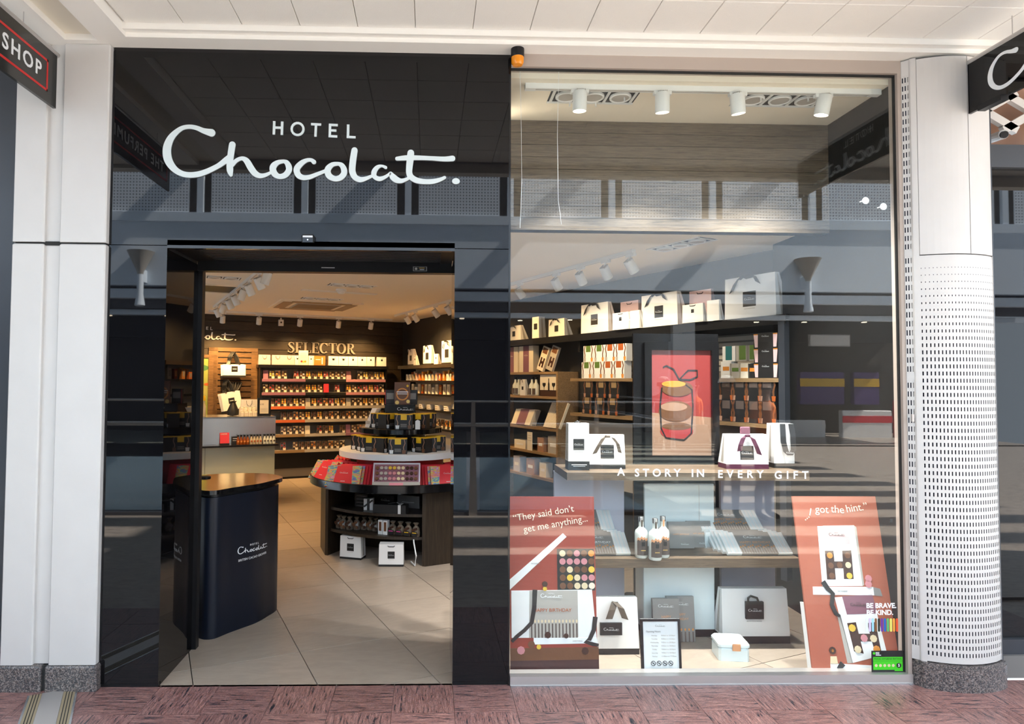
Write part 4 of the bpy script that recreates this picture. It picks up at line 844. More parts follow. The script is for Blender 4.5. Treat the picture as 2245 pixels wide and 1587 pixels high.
for i in range(8):
    q = onc(532+(i % 4)*9.5, 0, .06+.09*(i//4)); t = thing('favour_bag', ORD[i]+' small cream favour bag in the cluster on the counter', 'bag', (q.x, q.y, zt_+.0), TH, 'favour bags on the counter'); MB().bev(-.028, .028, 0, .05, 0, .065+.05*(i//4), .012).build('bag_body', 'cream_card', t); MB().sheet([(-.028, .02, .066+.05*(i//4)), (0, .01, .085+.05*(i//4)), (.028, .02, .066+.05*(i//4))], (0, .012, 0)).build('bow', 'white_card', t)
q = onc(552, 0, .28); bag(.21, .21, .07, 'white paper bag with black cord handles standing on the counter', (q.x, q.y, zt_), TH, 'loop', bandh=0, sq=.2, lz=.35, logo_on=False, name='paper_bag')
q = onc(448, 0, .2); t = thing('drink_bottle', 'slim bottle with yellow top standing on the counter', 'bottle', (q.x, q.y, zt_), TH); MB().lathe([(0, 0), (.026, .002), (.027, .13), (.014, .17), (.013, .20)], 14).build('bottle_glass', 'clear_pack2', t, smooth=True); MB().lathe([(.02, .20), (.022, .23), (.018, .26), (0, .265)], 12).build('cap', 'yellow_card', t, smooth=True)
q = onc(437, 0, .25); t = thing('till_screen', 'dark till screen at the left end of the counter', 'screen', (q.x-.1, q.y, zt_), TH); MB().box(-.12, .12, 0, .03, .06, .24).build('screen', 'black_gloss', t); MB().box(-.05, .05, .03, .08, 0, .16).build('screen_foot', 'black_satin', t)
q = onc(516, 0, .3); t = thing('black_pouch', 'black cloth bag slumped on the counter behind the favour bags', 'bag', (q.x, q.y, zt_), TH); MB().lathe([(0, 0), (.07, .01), (.075, .06), (.05, .12), (.03, .17), (.045, .19)], 12).build('pouch_body', 'black_card', t, smooth=True)
# ============================================================ PEDESTAL at the entrance (curved black drum)
ft = [(425, 1397), (447, 1402), (470, 1400), (500, 1388), (530, 1377), (560, 1366), (585, 1352), (607, 1334)]
fp = [fl(x, y) for x, y in ft]; fp = [Vector((p.x, p.y, 0)) for p in fp]
back = [Vector((-1.20, 1.34, 0)), Vector((-1.42, 1.36, 0)), Vector((-1.66, 1.24, 0)), Vector((-1.78, 1.02, 0)), Vector((-1.76, .80, 0)), Vector((-1.64, .69, 0))]
st_ = thing('promo_stand', 'black kidney shaped promotional stand with white lettering just inside the door', 'stand', (-1.40, 1.0, 0))
ol = [Vector((p.x+1.40, p.y-1.0)) for p in fp+back]
def cr(pts, k=4):
    o_ = []; n = len(pts)
    for i in range(n):
        p0, p1, p2, p3 = (pts[(i+j-1) % n] for j in range(4))
        for j in range(k): t = j/k; o_.append(.5*(2*p1+(p2-p0)*t+(2*p0-5*p1+4*p2-p3)*t*t+(3*p1-p0-3*p2+p3)*t**3))
    return o_
o2 = cr(ol); MB().prism([tuple(p) for p in o2], 0, .868).build('drum', 'black_stand', st_, smooth=True)
ctr = sum((p for p in o2), Vector((0, 0)))/len(o2)
MB().prism([tuple(ctr+(p-ctr)*.93) for p in o2], .868, .89).build('neck', 'black_satin', st_, smooth=True)
MB().prism([tuple(ctr+(p-ctr)*1.07) for p in o2], .89, .917).build('stand_top', 'black_gloss', st_, smooth=True)
kn = fl(451, 1047, .917); MB().lathe([(.035, 0), (.035, .008), (.028, .012), (0, .012)], 20).build('cable_cap', 'black_satin', st_, (kn.x+1.40, kn.y-1, .917), smooth=True)
# lettering wrapped on the drum: each letter piece bent on to the front curve
def wrap(me, z, a, b_, off=.0015):
    import bisect
    seg = o2[:29]; L = [0]
    for p, q in zip(seg[:-1], seg[1:]): L.append(L[-1]+(q-p).length)
    m2 = me.copy(); xs_ = [v.co.x for v in m2.vertices]; mid = (max(xs_)+min(xs_))/2; s0 = a
    for v in m2.vertices:
        s = s0+v.co.x-mid; i = min(max(bisect.bisect(L, s)-1, 0), len(seg)-2); d = (seg[i+1]-seg[i]).normalized(); n = Vector((d.y, -d.x)); p = seg[i]+d*(s-L[i])+n*(off-v.co.y); v.co = (p.x, p.y, v.co.z+z)
    return m2
lg = logo(.262, 'vinyl_white', .0004, res=3)
Ls = [0]
for p, q in zip(o2[:28], o2[1:29]): Ls.append(Ls[-1]+(q-p).length)
sc0 = Ls[20]-.02
put('lettering', wrap(lg, .500, sc0, 0), st_); put('lettering', wrap(tmesh('BRITISH CACAO GROWER', .021, 'vinyl_white', ext=.0004), .438, sc0, 0), st_)
# ============================================================ ROUND GONDOLA
GX, GY = -.28, 2.93; GR = -.383
gd = thing('round_display_table', 'tiered round display table with dark wood base, black tray and white tier', 'display table', (GX, GY, 0), GR)
def gl_(x, y): p = Vector((x-GX, y-GY)); c, s = math.cos(-GR), math.sin(-GR); return Vector((p.x*c-p.y*s, p.x*s+p.y*c))
def panel(a, b_, th, z0, z1, m, n, par=gd):
    a, b_ = Vector(a), Vector(b_); d = (b_-a).normalized(); nn = Vector((-d.y, d.x))*th; return MB().prism([tuple(a), tuple(b_), tuple(b_+nn), tuple(a+nn)], z0, z1).build(n, m, par)
LP_, RP_ = (-.50, -.55), (.50, -.56)
panel(LP_, (-.70, -.30), -.04, .0, .64, 'wood_wenge', 'side_panel'); panel((-.5, -.55), (-.46, -.10), -.03, 0, .64, 'wood_wenge', 'inner_panel')
panel(RP_, (.72, -.32), .04, .0, .64, 'wood_wenge', 'side_panel'); panel((.5, -.56), (.46, -.1), .03, 0, .64, 'wood_wenge', 'inner_panel')
panel((-.7, -.3), (-.7, .4), -.04, 0, .64, 'wood_wenge', 'side_panel'); panel((.72, -.32), (.72, .4), .04, 0, .64, 'wood_wenge', 'side_panel'); panel((-.7, .4), (.72, .4), .04, 0, .64, 'wood_wenge', 'side_panel'); panel((-.5, -.12), (.5, -.12), .03, 0, .64, 'wood_wenge', 'inner_panel')
for z in (.413, .215):
    B = [(-.46, -.13)]+[(-.46+.92*i/14, -.52-.11*math.sin(math.pi*i/14)) for i in range(15)]+[(.46, -.13)]
    MB().prism(B, z, z+.025).build('curved_shelf', 'wood_wenge', gd)
MB().lathe([(.0, .637), (.80, .637), (.845, .642), (.86, .65), (.86, .715), (.852, .72), (.845, .715), (.84, .662), (0, .662)], 64).build('tray', 'black_gloss', gd, smooth=True)
MB().lathe([(.42, .662), (.42, .89)], 48, cap=False).build('drum', 'red_paint', gd, smooth=True)
MB().lathe([(0, .888), (.575, .888), (.588, .892), (.588, .945), (.58, .949), (0, .949)], 64).build('white_tier', 'white_card', gd, smooth=True)
MB().lathe([(.24, .949), (.24, 1.105)], 40, cap=False).build('neck', 'wood_wenge', gd, smooth=True)
MB().lathe([(0, 1.105), (.39, 1.105), (.405, 1.11), (.405, 1.153), (.398, 1.157), (0, 1.157)], 56).build('upper_tier', 'black_gloss', gd, smooth=True)
hd_ = MB().box(-.135, .135, -.135, .135, 1.157, 1.375).build('sign_pedestal', 'wood_wenge', gd, rz=-GR)
MB().box(-.145, .145, -.15, -.136, 1.305, 1.375).build('sign_plate', 'black_gloss', hd_); put('lettering', logo(.15, 'vinyl_white', .0004), hd_, (.05, -.1515, 1.335))
MB().tube([(.34, -.50, .012), (.42, -.60, .012), (.44, -.62, .10), (.40, -.58, .20), (.36, -.5, .24)], .006, 6).build('power_cable', 'vinyl_white', gd)
def pol(phi, r, z): return Vector((GX+r*math.sin(phi), GY-r*math.cos(phi), z))
# drinking chocolate boxes with yellow tops
def cocoa(loc, rz, label, pix=True, w=.165, h=.138, d=.10):
    t = thing('cocoa_box', label, 'box', loc, rz, 'black cocoa boxes on the round table')
    MB().box(-w/2, w/2, 0, d, 0, h).build('box_body', 'black_card', t); MB().box(-w/2-.0004, w/2+.0004, -.0004, d, h-.006, h+.0006).build('yellow_lid', 'yellow_card', t)
    MB().box(-.026, .03, -.0012, 0, h*.62, h).build('yellow_label', 'yellow_card', t)
    for s in (-1, 1):
        MB().band([(s*.058, h*.95), (s*.066, h*.70), (s*.052, h*.45), (s*.055, h*.27)], .0035, -.001, 0).build('printed_stream', 'tan_art', t)
        MB().prismxz([(s*.056-.014, .004), (s*.056+.014, .004), (s*.056+.018, .036), (s*.056-.018, .036)], -.001, 0).build('printed_cup', 'white_card' if s < 0 else 'choc_milk', t)
    for k in range(3): MB().box(-.028, .03, -.001, 0, .022+k*.011, .025+k*.011).build('print_line', 'grey_strip', t)
    return t
k = 0
for phi, r, rz in ((-.62, .47, -.25), (-.42, .42, -.15), (-.20, .40, .9), (.0, .545, 0), (.42, .45, -.65), (.62, .47, .25), (-.85, .43, -.4), (-1.15, .42, -.3), (.95, .44, .3)):
    k += 1; p = pol(phi, r, .949); cocoa(p, rz, ORD[k-1]+' black cocoa box on the white tier of the round table')
k = 0
for phi, r, rz in ((-.85, .26, -.2), (-.30, .24, .9), (.12, .36, 0), (.62, .30, -.35), (1.2, .3, .6)):
    k += 1; p = pol(phi, r, 1.157); cocoa(p, rz, ORD[k-1]+' black cocoa box on the upper black tier of the round table')
for i, phi in enumerate((-1.25, -1.45)):
    p = pol(phi, .33, 1.157); t = thing('white_packet', ('nearer' if i == 0 else 'further')+' white packet leaning at the left of the upper tier', 'packet', p, -.4, 'white packets leaning on the upper tier'); MB().hexa([(-.02, 0, 0), (.02, 0, 0), (.02, .1, 0), (-.02, .1, 0)], [(.06, 0, .18), (.10, 0, .18), (.10, .1, .18), (.06, .1, .18)]).build('packet_body', 'white_card', t); MB().box(-.01, .03, -.002, -.0005, .03, .06).build('packet_label', 'grey_strip', t)
p = pol(.45, .40, 1.157); t = thing('milk_carton', 'small white carton in front of the upper tier cocoa boxes', 'box', p, 0); MB().box(-.022, .022, 0, .04, 0, .075).build('carton_body', 'white_card', t); MB().prismxz([(-.022, .075), (.022, .075), (0, .088)], 0, .04).build('carton_top', 'white_card', t)
# items on the pedestal
p = Vector((GX, GY-.10, 1.375)); t = thing('showcard', 'brown chocolate picture card standing on top of the round table', 'card', (p.x+.02, p.y, p.z)); MB().box(-.076, .076, 0, .012, 0, .215).build('card_sheet', 'choc_milk', t); MB().disc(0, .10, .06, -.001, 0, 20).build('picture_ring', 'choc_orange', t); MB().disc(0, .10, .048, -.002, -.001, 20).build('picture_disc', 'choc_milk', t); MB().box(-.055, .055, -.003, -.002, .118, .126).box(-.05, .05, -.003, -.002, .100, .106).build('print_line', 'vinyl_white', t); MB().disc(.05, .18, .012, -.001, 0, 12).build('seal', 'yellow_card', t); MB().disc(-.05, .02, .02, -.001, 0, 8).build('picture_nut', 'gold_foil', t); MB().disc(.055, .03, .018, -.001, 0, 8).build('picture_nut', 'gold_foil', t)
for x, l in ((-.10, 'left'), (.115, 'right')): t = carton('cocoa_tin', .095, .14, .05, 'black_card', 'black recipe box behind the brown card, on its '+l, 'box', (GX+x, GY-.05, 1.375)); MB().box(-.035, .035, -.001, 0, .05, .11).build('print_panel', 'grey_card', t); MB().box(-.0475, -.044, -.001, 0, 0, .14).build('red_edge', 'red_card', t)
# red boxes leaning round the tray
def leanbox(loc, rz, tilt, label, w=.31, h=.20, d=.024, plain=False):
    t = thing('red_chocolate_box', label, 'box', (loc[0], loc[1], loc[2]+d*math.sin(tilt)), 0, 'red boxes on the black tray'); t.rotation_euler = (-tilt, 0, rz)
    MB().box(-w/2, w/2, 0, d, 0, h).build('box_body', 'red_card', t)
    if not plain:
        for s in (-1, 1): MB().prismxz([(s*w*.5, 0), (s*w*.28, 0), (s*w*.22, h), (s*w*.5, h)][::s], -.0008, 0).build('foil_panel', 'holo', t)
        put('lettering', logo(.075, 'vinyl_white', .0002), t, (0, -.0012, h*.66)); MB().box(-.02, .02, -.001, 0, h*.24, h*.26).build('print_line', 'vinyl_white', t)
    return t
def fan(phi, r, rz, n, dx, dy, name, tilt=.62):
    for i in range(n-1, -1, -1):
        p = pol(phi, r, .6625+.0); o = Matrix.Rotation(rz, 3, 'Z') @ Vector((dx*i, dy*i, 0)); leanbox(p+o, rz, tilt, (ORD[i]+' red foil box, '+name), plain=i > 1)
fan(-.66, .79, -.14, 6, .022, .031, 'left front row of the black tray'); fan(.62, .79, .12, 6, -.022, .031, 'right front row of the black tray')
fan(-1.28, .79, -.75, 5, .030, .032, 'far left row of the black tray'); fan(-1.85, .78, -1.4, 4, .03, .032, 'left back row of the black tray'); fan(1.3, .78, .8, 4, -.03, .032, 'right back row of the black tray')
# assortment box in front
p = pol(0, .79, .6625+.021); t = thing('assortment_box', 'clear lidded chocolate assortment box at the front of the black tray', 'box', p, 0); t.rotation_euler = (-.62, 0, 0)
MB().box(-.20, .20, .004, .034, 0, .245).build('box_tray', 'mauve_card', t); mat('pack_film', (.30, .20, .20), .12)
MB().box(-.205, .205, .003, .036, -.004, .012).box(-.205, .205, .003, .036, .233, .249).box(-.205, -.193, .003, .036, 0, .245).box(.193, .205, .003, .036, 0, .245).build('box_rim', 'lilac_panel', t); MB().box(-.205, .205, -.008, .004, -.004, .06).build('lower_sleeve', 'grey_strip', t); MB().box(-.06, .06, -.010, -.008, -.004, .05).build('pink_label', 'pink_card', t)
cm = ['choc_dark', 'choc_milk', 'choc_white', 'choc_yellow', 'choc_pink', 'grey_strip']
for r in range(3):
    for c in range(10): MB().disc(-.168+c*.0373, .092+r*.052, .0155, -.006, .005, 9).build('chocolate', [1 and cm[i] for i in (1, 5, 5, 3 if r == 2 else 4, 3 if r == 2 else 4, 2, 2, 0, 0, 1)][c], t)
# goods inside the base
def gb(x, y, z): c, s = math.cos(GR), math.sin(GR); return Vector((GX+x*c-y*s, GY+x*s+y*c, z))
for px, py, w_, h_, rz, l in ((745, 1222, .205, .205, -.30, 'white carton bag with black square on the floor, left under the round table'), (830, 1240, .215, .19, -.02, 'white carton bag with black square on the floor, right under the round table')):
    q = fl(px, py+2, 0); ax = Vector((math.cos(rz), math.sin(rz), 0)); q = q+ax*w_/2; bag(w_, h_, .11, l, (q.x, q.y, 0), rz, 'top', bandh=.018, sq=.32, taper=.9, name='carton_bag')
for i in range(4): t = carton('black_gift_box', .13, .028, .1, 'black_card', ORD[i]+' box from the bottom of the black stack in the round table', 'box', gb(-.20, -.42, .438+i*.030), GR, 'black boxes stacked in the round table'); MB().box(-.05, .05, -.001, 0, .008, .012).build('print_line', 'grey_card', t)
t = carton('white_gift_box', .085, .10, .07, 'white_card', 'small white box with black ribbon inside the round table', 'box', gb(-.07, -.53, .438), GR+.3); MB().box(-.012, .012, -.002, 0, 0, .10).build('ribbon', 'black_ribbon', t); MB().band([(-.04, .03), (.04, .09)], .008, -.003, -.002).build('bow_tail', 'black_ribbon', t)
t = carton('black_gift_box', .30, .075, .1, 'black_card', 'long black gift box tied with white ribbon in the round table', 'box', gb(.17, -.60, .438), GR+.15); MB().box(.08, .105, -.002, .1, 0, .077).build('ribbon', 'white_card', t); MB().sheet([(-.02, .03, .08), (.06, .03, .095), (.092, .03, .08), (.11, .03, .10)], (0, .012, 0)).build('bow', 'white_card', t)
t = carton('grey_gift_box', .22, .11, .03, 'grey_card', 'slate grey flat box behind the ribboned black box', 'box', gb(.22, -.30, .438), GR); MB().box(-.06, .06, -.001, 0, .05, .054).build('print_line', 'vinyl_white', t)
t = carton('black_gift_box', .17, .10, .03, 'black_card', 'upright black box with white lettering in the round table', 'box', gb(.0, -.32, .438), GR); put('lettering', logo(.09, 'vinyl_white', .0002), t, (0, -.001, .06))
fm = []
for c_ in ('choc_dark', 'choc_milk'):
    B = MB().lathe([(0, 0), (.034, .004), (.038, .04), (.03, .075), (.012, .095), (.028, .118), (.0, .10)], 9, 0)
    for k in range(7): a = k*.9; B.disc(.02*math.cos(a), .025+.008*k, .011, -.040+.004*(k % 2), -.028, 6, 1)
    fm.append(B.mesh('sweet_bag', ['clear_pack', c_]))
for i in range(7): tag(put('sweet_bag', fm[i % 2], None, gb(-.40+i*.062, -.47-.03*math.sin(i), .24), GR), ORD[i]+' clear bag of dark chocolates from the left in the round table', 'bag', 'sweet bags on the lower shelf of the round table')
for i in range(2): t = carton('window_carton', .042, .125, .05, 'white_card', ('left' if i == 0 else 'right')+' of two narrow white cartons with windows in the round table', 'box', gb(.065+i*.048, -.56, .24), GR); MB().box(-.012, .012, -.001, 0, .03, .11).build('carton_window', 'choc_milk', t)
for i in range(4): t = put('sweet_bag', fm[0], None, gb(.17+i*.075, -.52, .24), GR); tag(t, ORD[i]+' labelled sweet bag right of the white cartons in the round table', 'bag', 'labelled sweet bags in the round table'); MB().box(-.025, .025, -.044, -.038, .008, .05).build('bag_label', 'black_card', t); MB().box(-.02, .02, -.045, -.044, .036, .042).build('label_stripe', 'magenta_card' if i < 2 else 'yellow_card', t)
# ============================================================ RIGHT-HAND WALL SHELVING
def rl_(s, off, z): q = RW0+RWD*s+RWN*off; q.z = z; return q
def unit(n, label, s0, s1, off, boards, m, z0, z1, backm, side=True, th=.03):
    t = thing(n, label, 'shelving', rl_(s0, off, 0), RWA); L = s1-s0
    if side:
        for x in (0, L-th): MB().box(x, x+th, 0, off-.01, z0, z1).build('side_panel', m, t)
    MB().box(0, L, off-.03, off-.01, z0, z1).build('back_panel', backm, t)
    for z in boards: MB().box(th if side else 0, L-th if side else L, 0, off-.03, z-th, z).build('shelf', m, t)
    return t
UA = unit('wall_shelving', 'black wall shelving at the right back seen through the doorway', .62, 3.3, .30, (1.61, 1.405, 1.165, .90, .60), 'black_satin', .1, 1.80, 'cream_card', th=.03)
MB().box(-.05, 2.7, -.03, .29, 1.80, 1.855).build('top_board', 'wood_dark', UA)
# bags along its top
def wbag(s, w, h, off, z, label, style='tie', body='white_card', d=.10, sq=.36, band=.0, lx=0, logo_on=False, taper=.3, rz=0, lz=.45):
    t = bag(w, h, d, label, rl_(s, off, z), RWA+rz, 'none' if style == 'tie' else style, None, body, 'black_card', band, sq, taper=taper, logo_on=logo_on, lx=lx, lz=lz)
    if style == 'tie':
        y = -.006; ribbon(t, [(-.02*w/.2, y, h*.97), (-w*.16, y-.008, h*.99), (-w*.24, y-.012, h*.86), (-w*.33, y-.006, h*.66)], (.05*w, 0, .03*w)); ribbon(t, [(-.02*w/.2, y, h*.97), (w*.12, y-.010, h*.99), (w*.20, y-.012, h*.80)], (.05*w, 0, -.03*w))
    return t
for s, w, h, l in ((.98, .24, .27, 'farthest left'), (1.62, .30, .30, 'second'), (2.30, .34, .34, 'third')): wbag(s, w, h, .27, 1.855, 'large white ribboned bag above the right back shelving, '+l+' of three', band=.02)
for s, w, h, l in ((1.22, .12, .155, 'left'), (2.0, .14, .155, 'right')): wbag(s, w, h, .30, 1.855, 'small white bag in front of the ribboned bags at the right back, '+l+' of two', 'top', d=.06, sq=.22, lz=.6)
for s, l in ((1.30, 'left'), (2.02, 'right')): wbag(s, .15, .28, .14, 1.855, 'pink bag between the ribboned bags at the right back, '+l+' of two', 'top', 'pink_pale', d=.06, sq=0)
# bars and boxes on its shelves
bc_ = ['white_card', 'grey_strip', 'orange_card', 'pink_pale', 'choc_orange', 'rust_card', 'cream_card', 'gold_foil']
brm = [MB().bev(-.028, .028, 0, .05, 0, h, .003, 0).box(-.016, .016, -.001, 0, h*.25, h*.8, 1).mesh('chocolate_tube', [bc_[i], 'gold_foil' if i % 2 else 'grey_strip']) for i, h in enumerate((.10, .10, .10, .12, .14, .14, .15, .16))]
n_ = 0
for i in range(24):
    s = .78+i*.105; n_ += 1; tag(put('chocolate_tube', brm[(5, 6, 0, 3, 2, 4, 7)[i % 7]], None, rl_(s, .16, 1.61), RWA), (ORD[i] if i < 23 else 'last')+' tall slim carton from the left, right back upper shelf', 'box', 'slim cartons on the upper shelf')
for i in range(18): tag(put('chocolate_tube', brm[(0, 0, 1, 3, 2, 4)[i % 6]], None, rl_(.84+i*.125, .28, 1.61), RWA), ORD[i]+' short slim carton from the left, right back upper shelf', 'box', 'short cartons on the upper shelf')
for i in range(14):
    s = 1.0+i*.13; tag(put('chocolate_tube', brm[(6, 0, 6, 5, 6)[i % 5]], None, rl_(s, .24, 1.405), RWA+.4), ORD[i]+' window carton from the left on the second shelf at the right back', 'box', 'window cartons on the second shelf')
wp_ = MB().box(-.055, .055, 0, .06, 0, .07, 0)
for c in range(4):
    for r in range(2): wp_.disc(-.038+c*.025, .02+r*.03, .009, -.001, 0, 7, 1)
wp_ = wp_.mesh('praline_box', ['white_card', 'choc_milk'])
for i in range(11): tag(put('praline_box', wp_, None, rl_(1.35+i*.15, .26-.10*(i % 2), 1.165), RWA), ORD[i]+' white praline box from the left on the third shelf at the right back', 'box', 'praline boxes on the third shelf')
for i in range(9): tag(put('chocolate_pouch', PKM[(3, 7, 1, 5)[i % 4]], None, rl_(1.7+i*.14, .26, .90), RWA), ORD[i]+' chocolate pouch from the left on the low shelf at the right back', 'pouch', 'pouches on the low shelf at the right back')
# ============================================================ WINDOW DISPLAY
ZU, ZM = 1.062, .553
du = thing('display_stand', 'two wooden plank shelves on pale uprights in the shop window', 'display stand', (1.5, .6, 0))
def loc_(p): return (p.x-1.5, p.y-.6, p.z)
for n, x0, x1, z in (('upper_plank', .825, 2.295, ZU), ('middle_plank', .825, 2.235, ZM)):
    MB().box(x0-1.5, x1-1.5, -.20, .20, z-.045 if z > 1 else z-.054, z).build(n, 'wood_plank', du)
for a, b_ in ((1215, 1368), (1580, 1697)):
    x0, x1 = at(a, 1052, .80).x, at(b_, 1052, .80).x; MB().box(x0-1.5, x1-1.5, .20, .23, 0, ZU-.045).build('upright_panel', 'lilac_panel', du)
x0, x1 = at(1413, 1150, .70).x, at(1566, 1150, .70).x; zt0 = at(1480, 1060, .70).z
t = thing('white_backboard', 'pale white backboard on the middle plank behind the bottles', 'board', ((x0+x1)/2, .70, ZM)); MB().bev(-(x1-x0)/2, (x1-x0)/2, 0, .02, 0, zt0-ZM, .003).build('board_face', 'white_box', t); MB().box((x1-x0)/2-.10, (x1-x0)/2-.098, -.0008, 0, .01, zt0-ZM-.01).build('board_seam', 'grey_strip', t)
x0, x1 = at(1411, 1300, .63).x, at(1567, 1300, .63).x
t = thing('white_plinth', 'white display box under the middle plank', 'plinth', ((x0+x1)/2, .63, 0)); MB().bev(-(x1-x0)/2, (x1-x0)/2, 0, .17, .05, .46, .004).build('plinth_body', 'white_box', t); MB().box(-(x1-x0)/2+.01, (x1-x0)/2-.01, .01, .16, 0, .05).build('plinth_base', 'black_satin', t)
def base(px0, px1, pyb, z): a, b_ = fl(px0, pyb, z), fl(px1, pyb, z); return (a+b_)/2, b_.x-a.x
def hgt_(px, pyt, Y, z): return at(px, pyt, Y).z-z
def wb(px0, px1, pyb, pyt, z, label, style, d=.10, **k):
    c, w = base(px0, px1, pyb, z); return bag(w, hgt_((px0+px1)/2, pyt, c.y, z), d, label, (c.x, c.y, z), 0, style, **k), w, hgt_((px0+px1)/2, pyt, c.y, z)
t, w, h = wb(1246, 1292, 1031, 928, ZU, 'tall narrow white gift bag with black square at the left of the upper plank', 'none', d=.09, bandh=.055, sq=.52, lz=.55, taper=.85); MB().tube([(-.02, .04, h), (0, .04, h+.012), (.02, .04, h)], .005, 6).build('handle', 'black_ribbon', t); MB().box(-.045, .05, -.0008, 0, .032, .036).build('print_line', 'vinyl_white', t); MB().box(-.035, .04, -.0008, 0, .024, .026).build('print_line', 'vinyl_white', t)
t, w, h = wb(1293, 1371, 1028, 953, ZU, 'white gift bag tied with a brown ribbon beside the tall narrow bag', 'none', d=.10, bandh=.028, sq=.40, taper=.3, lean=.015, lz=.50)
ribbon(t, [(-.005, .0, h*.97), (-.03, -.012, h*.90), (-.055, -.016, h*.72), (-.085, -.010, h*.45)], (.014, 0, .004), 'brown_ribbon'); ribbon(t, [(-.005, .0, h*.97), (.03, -.012, h*.92), (.06, -.014, h*.74), (.075, -.010, h*.48)], (.012, 0, -.004), 'brown_ribbon'); MB().bev(-.018, .014, -.018, .002, h*.92, h*.99, .005).build('knot', 'brown_ribbon', t)
t, w, h = wb(1593, 1685, 1028, 952, ZU, 'white gift bag tied with a plum ribbon on the right of the upper plank', 'none', d=.12, bandh=.030, band='plum_ribbon', sq=.40, taper=.35, lean=.02, lz=.46)
ribbon(t, [(0, .005, h*.97), (-.03, -.01, h*.90), (-.048, -.014, h*.72), (-.055, -.010, h*.52)], (.016, 0, .003), 'plum_ribbon'); ribbon(t, [(0, .005, h*.97), (.03, -.01, h*.88), (.05, -.014, h*.66), (.072, -.010, h*.42)], (.016, 0, -.005), 'plum_ribbon'); MB().bev(-.03, .03, .02, .04, h, h+.045, .004).build('tissue', 'mauve_card', t); MB().bev(-.016, .016, -.014, .006, h*.92, h, .005).build('knot', 'plum_ribbon', t)
t, w, h = wb(1698, 1742, 1026, 929, ZU, 'tall narrow white gift bag with a looped black ribbon on the right', 'none', d=.11, bandh=.03, sq=.0, taper=.85)
MB().sheet([(-.012, -.004, h), (-.016, -.02, h*.6), (-.005, -.03, h*.38), (.02, -.032, h*.30), (.046, -.025, h*.42), (.05, -.012, h*.75), (.044, -.002, h)], (.018, 0, 0)).build('ribbon', 'black_ribbon', t); put('lettering', logo(.05, 'vinyl_white', .0003), t, (.018, -.036, h*.36))
# ---- birthday boxes
def hbox(loc, tilt, rz, label, w=.40, h=.165, d=.02, plain=False, txt='copper', half=False):
    loc = (loc[0], loc[1], loc[2]+d*math.sin(tilt))
    t = thing('birthday_box', label, 'box', loc, 0, 'birthday boxes in the window'); t.rotation_euler = (-tilt, 0, rz)
    MB().box(-w/2, w/2, 0, d, 0, h).build('box_body', 'white_box', t)
    for s in (-1, 1):
        for k in range(4): x = s*(w*.5-.013-k*.024); MB().box(x-.009, x+.009, -.001, 0, .003, h-.003).build('rib', 'white_card', t)
    sl_2 = MB().box(-w*.28, w*.28, -.0016, d+.001, -.001, h+.0012).build('grey_sleeve', 'grey_card', t)
    if not plain:
        put('lettering', logo(.115, 'vinyl_white', .0003), sl_2, (0, -.0022, h*.76)); text('HAPPY BIRTHDAY', .024, txt, sl_2, (0, -.0022, h*.50), ext=.0003)
        for k in range(14):
            x = -w*.26+k*w*.52/13; MB().box(x-.0035, x+.0035, -.0022, -.0016, 0, h*.24+.006*(k*7 % 3)).build('printed_candle', 'label_brown', sl_2); MB().disc(x, h*.29+.006*(k*7 % 3), .0042, -.0022, -.0016, 6, sq=1.7).build('printed_flame', 'choc_orange', sl_2)
    return t
def hstack(cx, y, z, n, tilt, name, txt='copper'):
    for i in range(n-1, -1, -1): hbox((cx-.013*i, y+.036*i, z+.0), tilt, 0, (ORD[i]+' ribbed birthday box from the front in the '+name), plain=i > 0, txt=txt)
cR, w_ = base(1598, 1737, 1219, ZM)
hstack(cR.x, cR.y, ZM+.001, 4, .95, 'lower right stack', 'copper')
rs_ = thing('riser_block', 'pale riser block behind the lower right stack of boxes', 'riser', (cR.x-.06, cR.y+.19, ZM)); MB().bev(-.2, .2, 0, .12, 0, .10, .004).build('riser_body', 'white_box', rs_); MB().box(-.19, .19, -.001, 0, .004, .008).build('riser_seam', 'grey_strip', rs_)
hstack(cR.x-.075, cR.y+.20, ZM+.101, 3, .95, 'upper right stack')
cL = fl(1383, 1219, ZM); hstack(cL.x-.20, cL.y, ZM+.001, 4, .95, 'lower left stack', 'vinyl_white')
rs_ = thing('riser_block', 'pale riser block behind the lower left stack of boxes', 'riser', (cL.x-.24, cL.y+.19, ZM)); MB().bev(-.2, .2, 0, .12, 0, .10, .004).build('riser_body', 'white_box', rs_); MB().box(-.19, .19, -.001, 0, .004, .008).build('riser_seam', 'grey_strip', rs_)
hstack(cL.x-.24, cL.y+.20, ZM+.101, 3, .95, 'upper left stack')
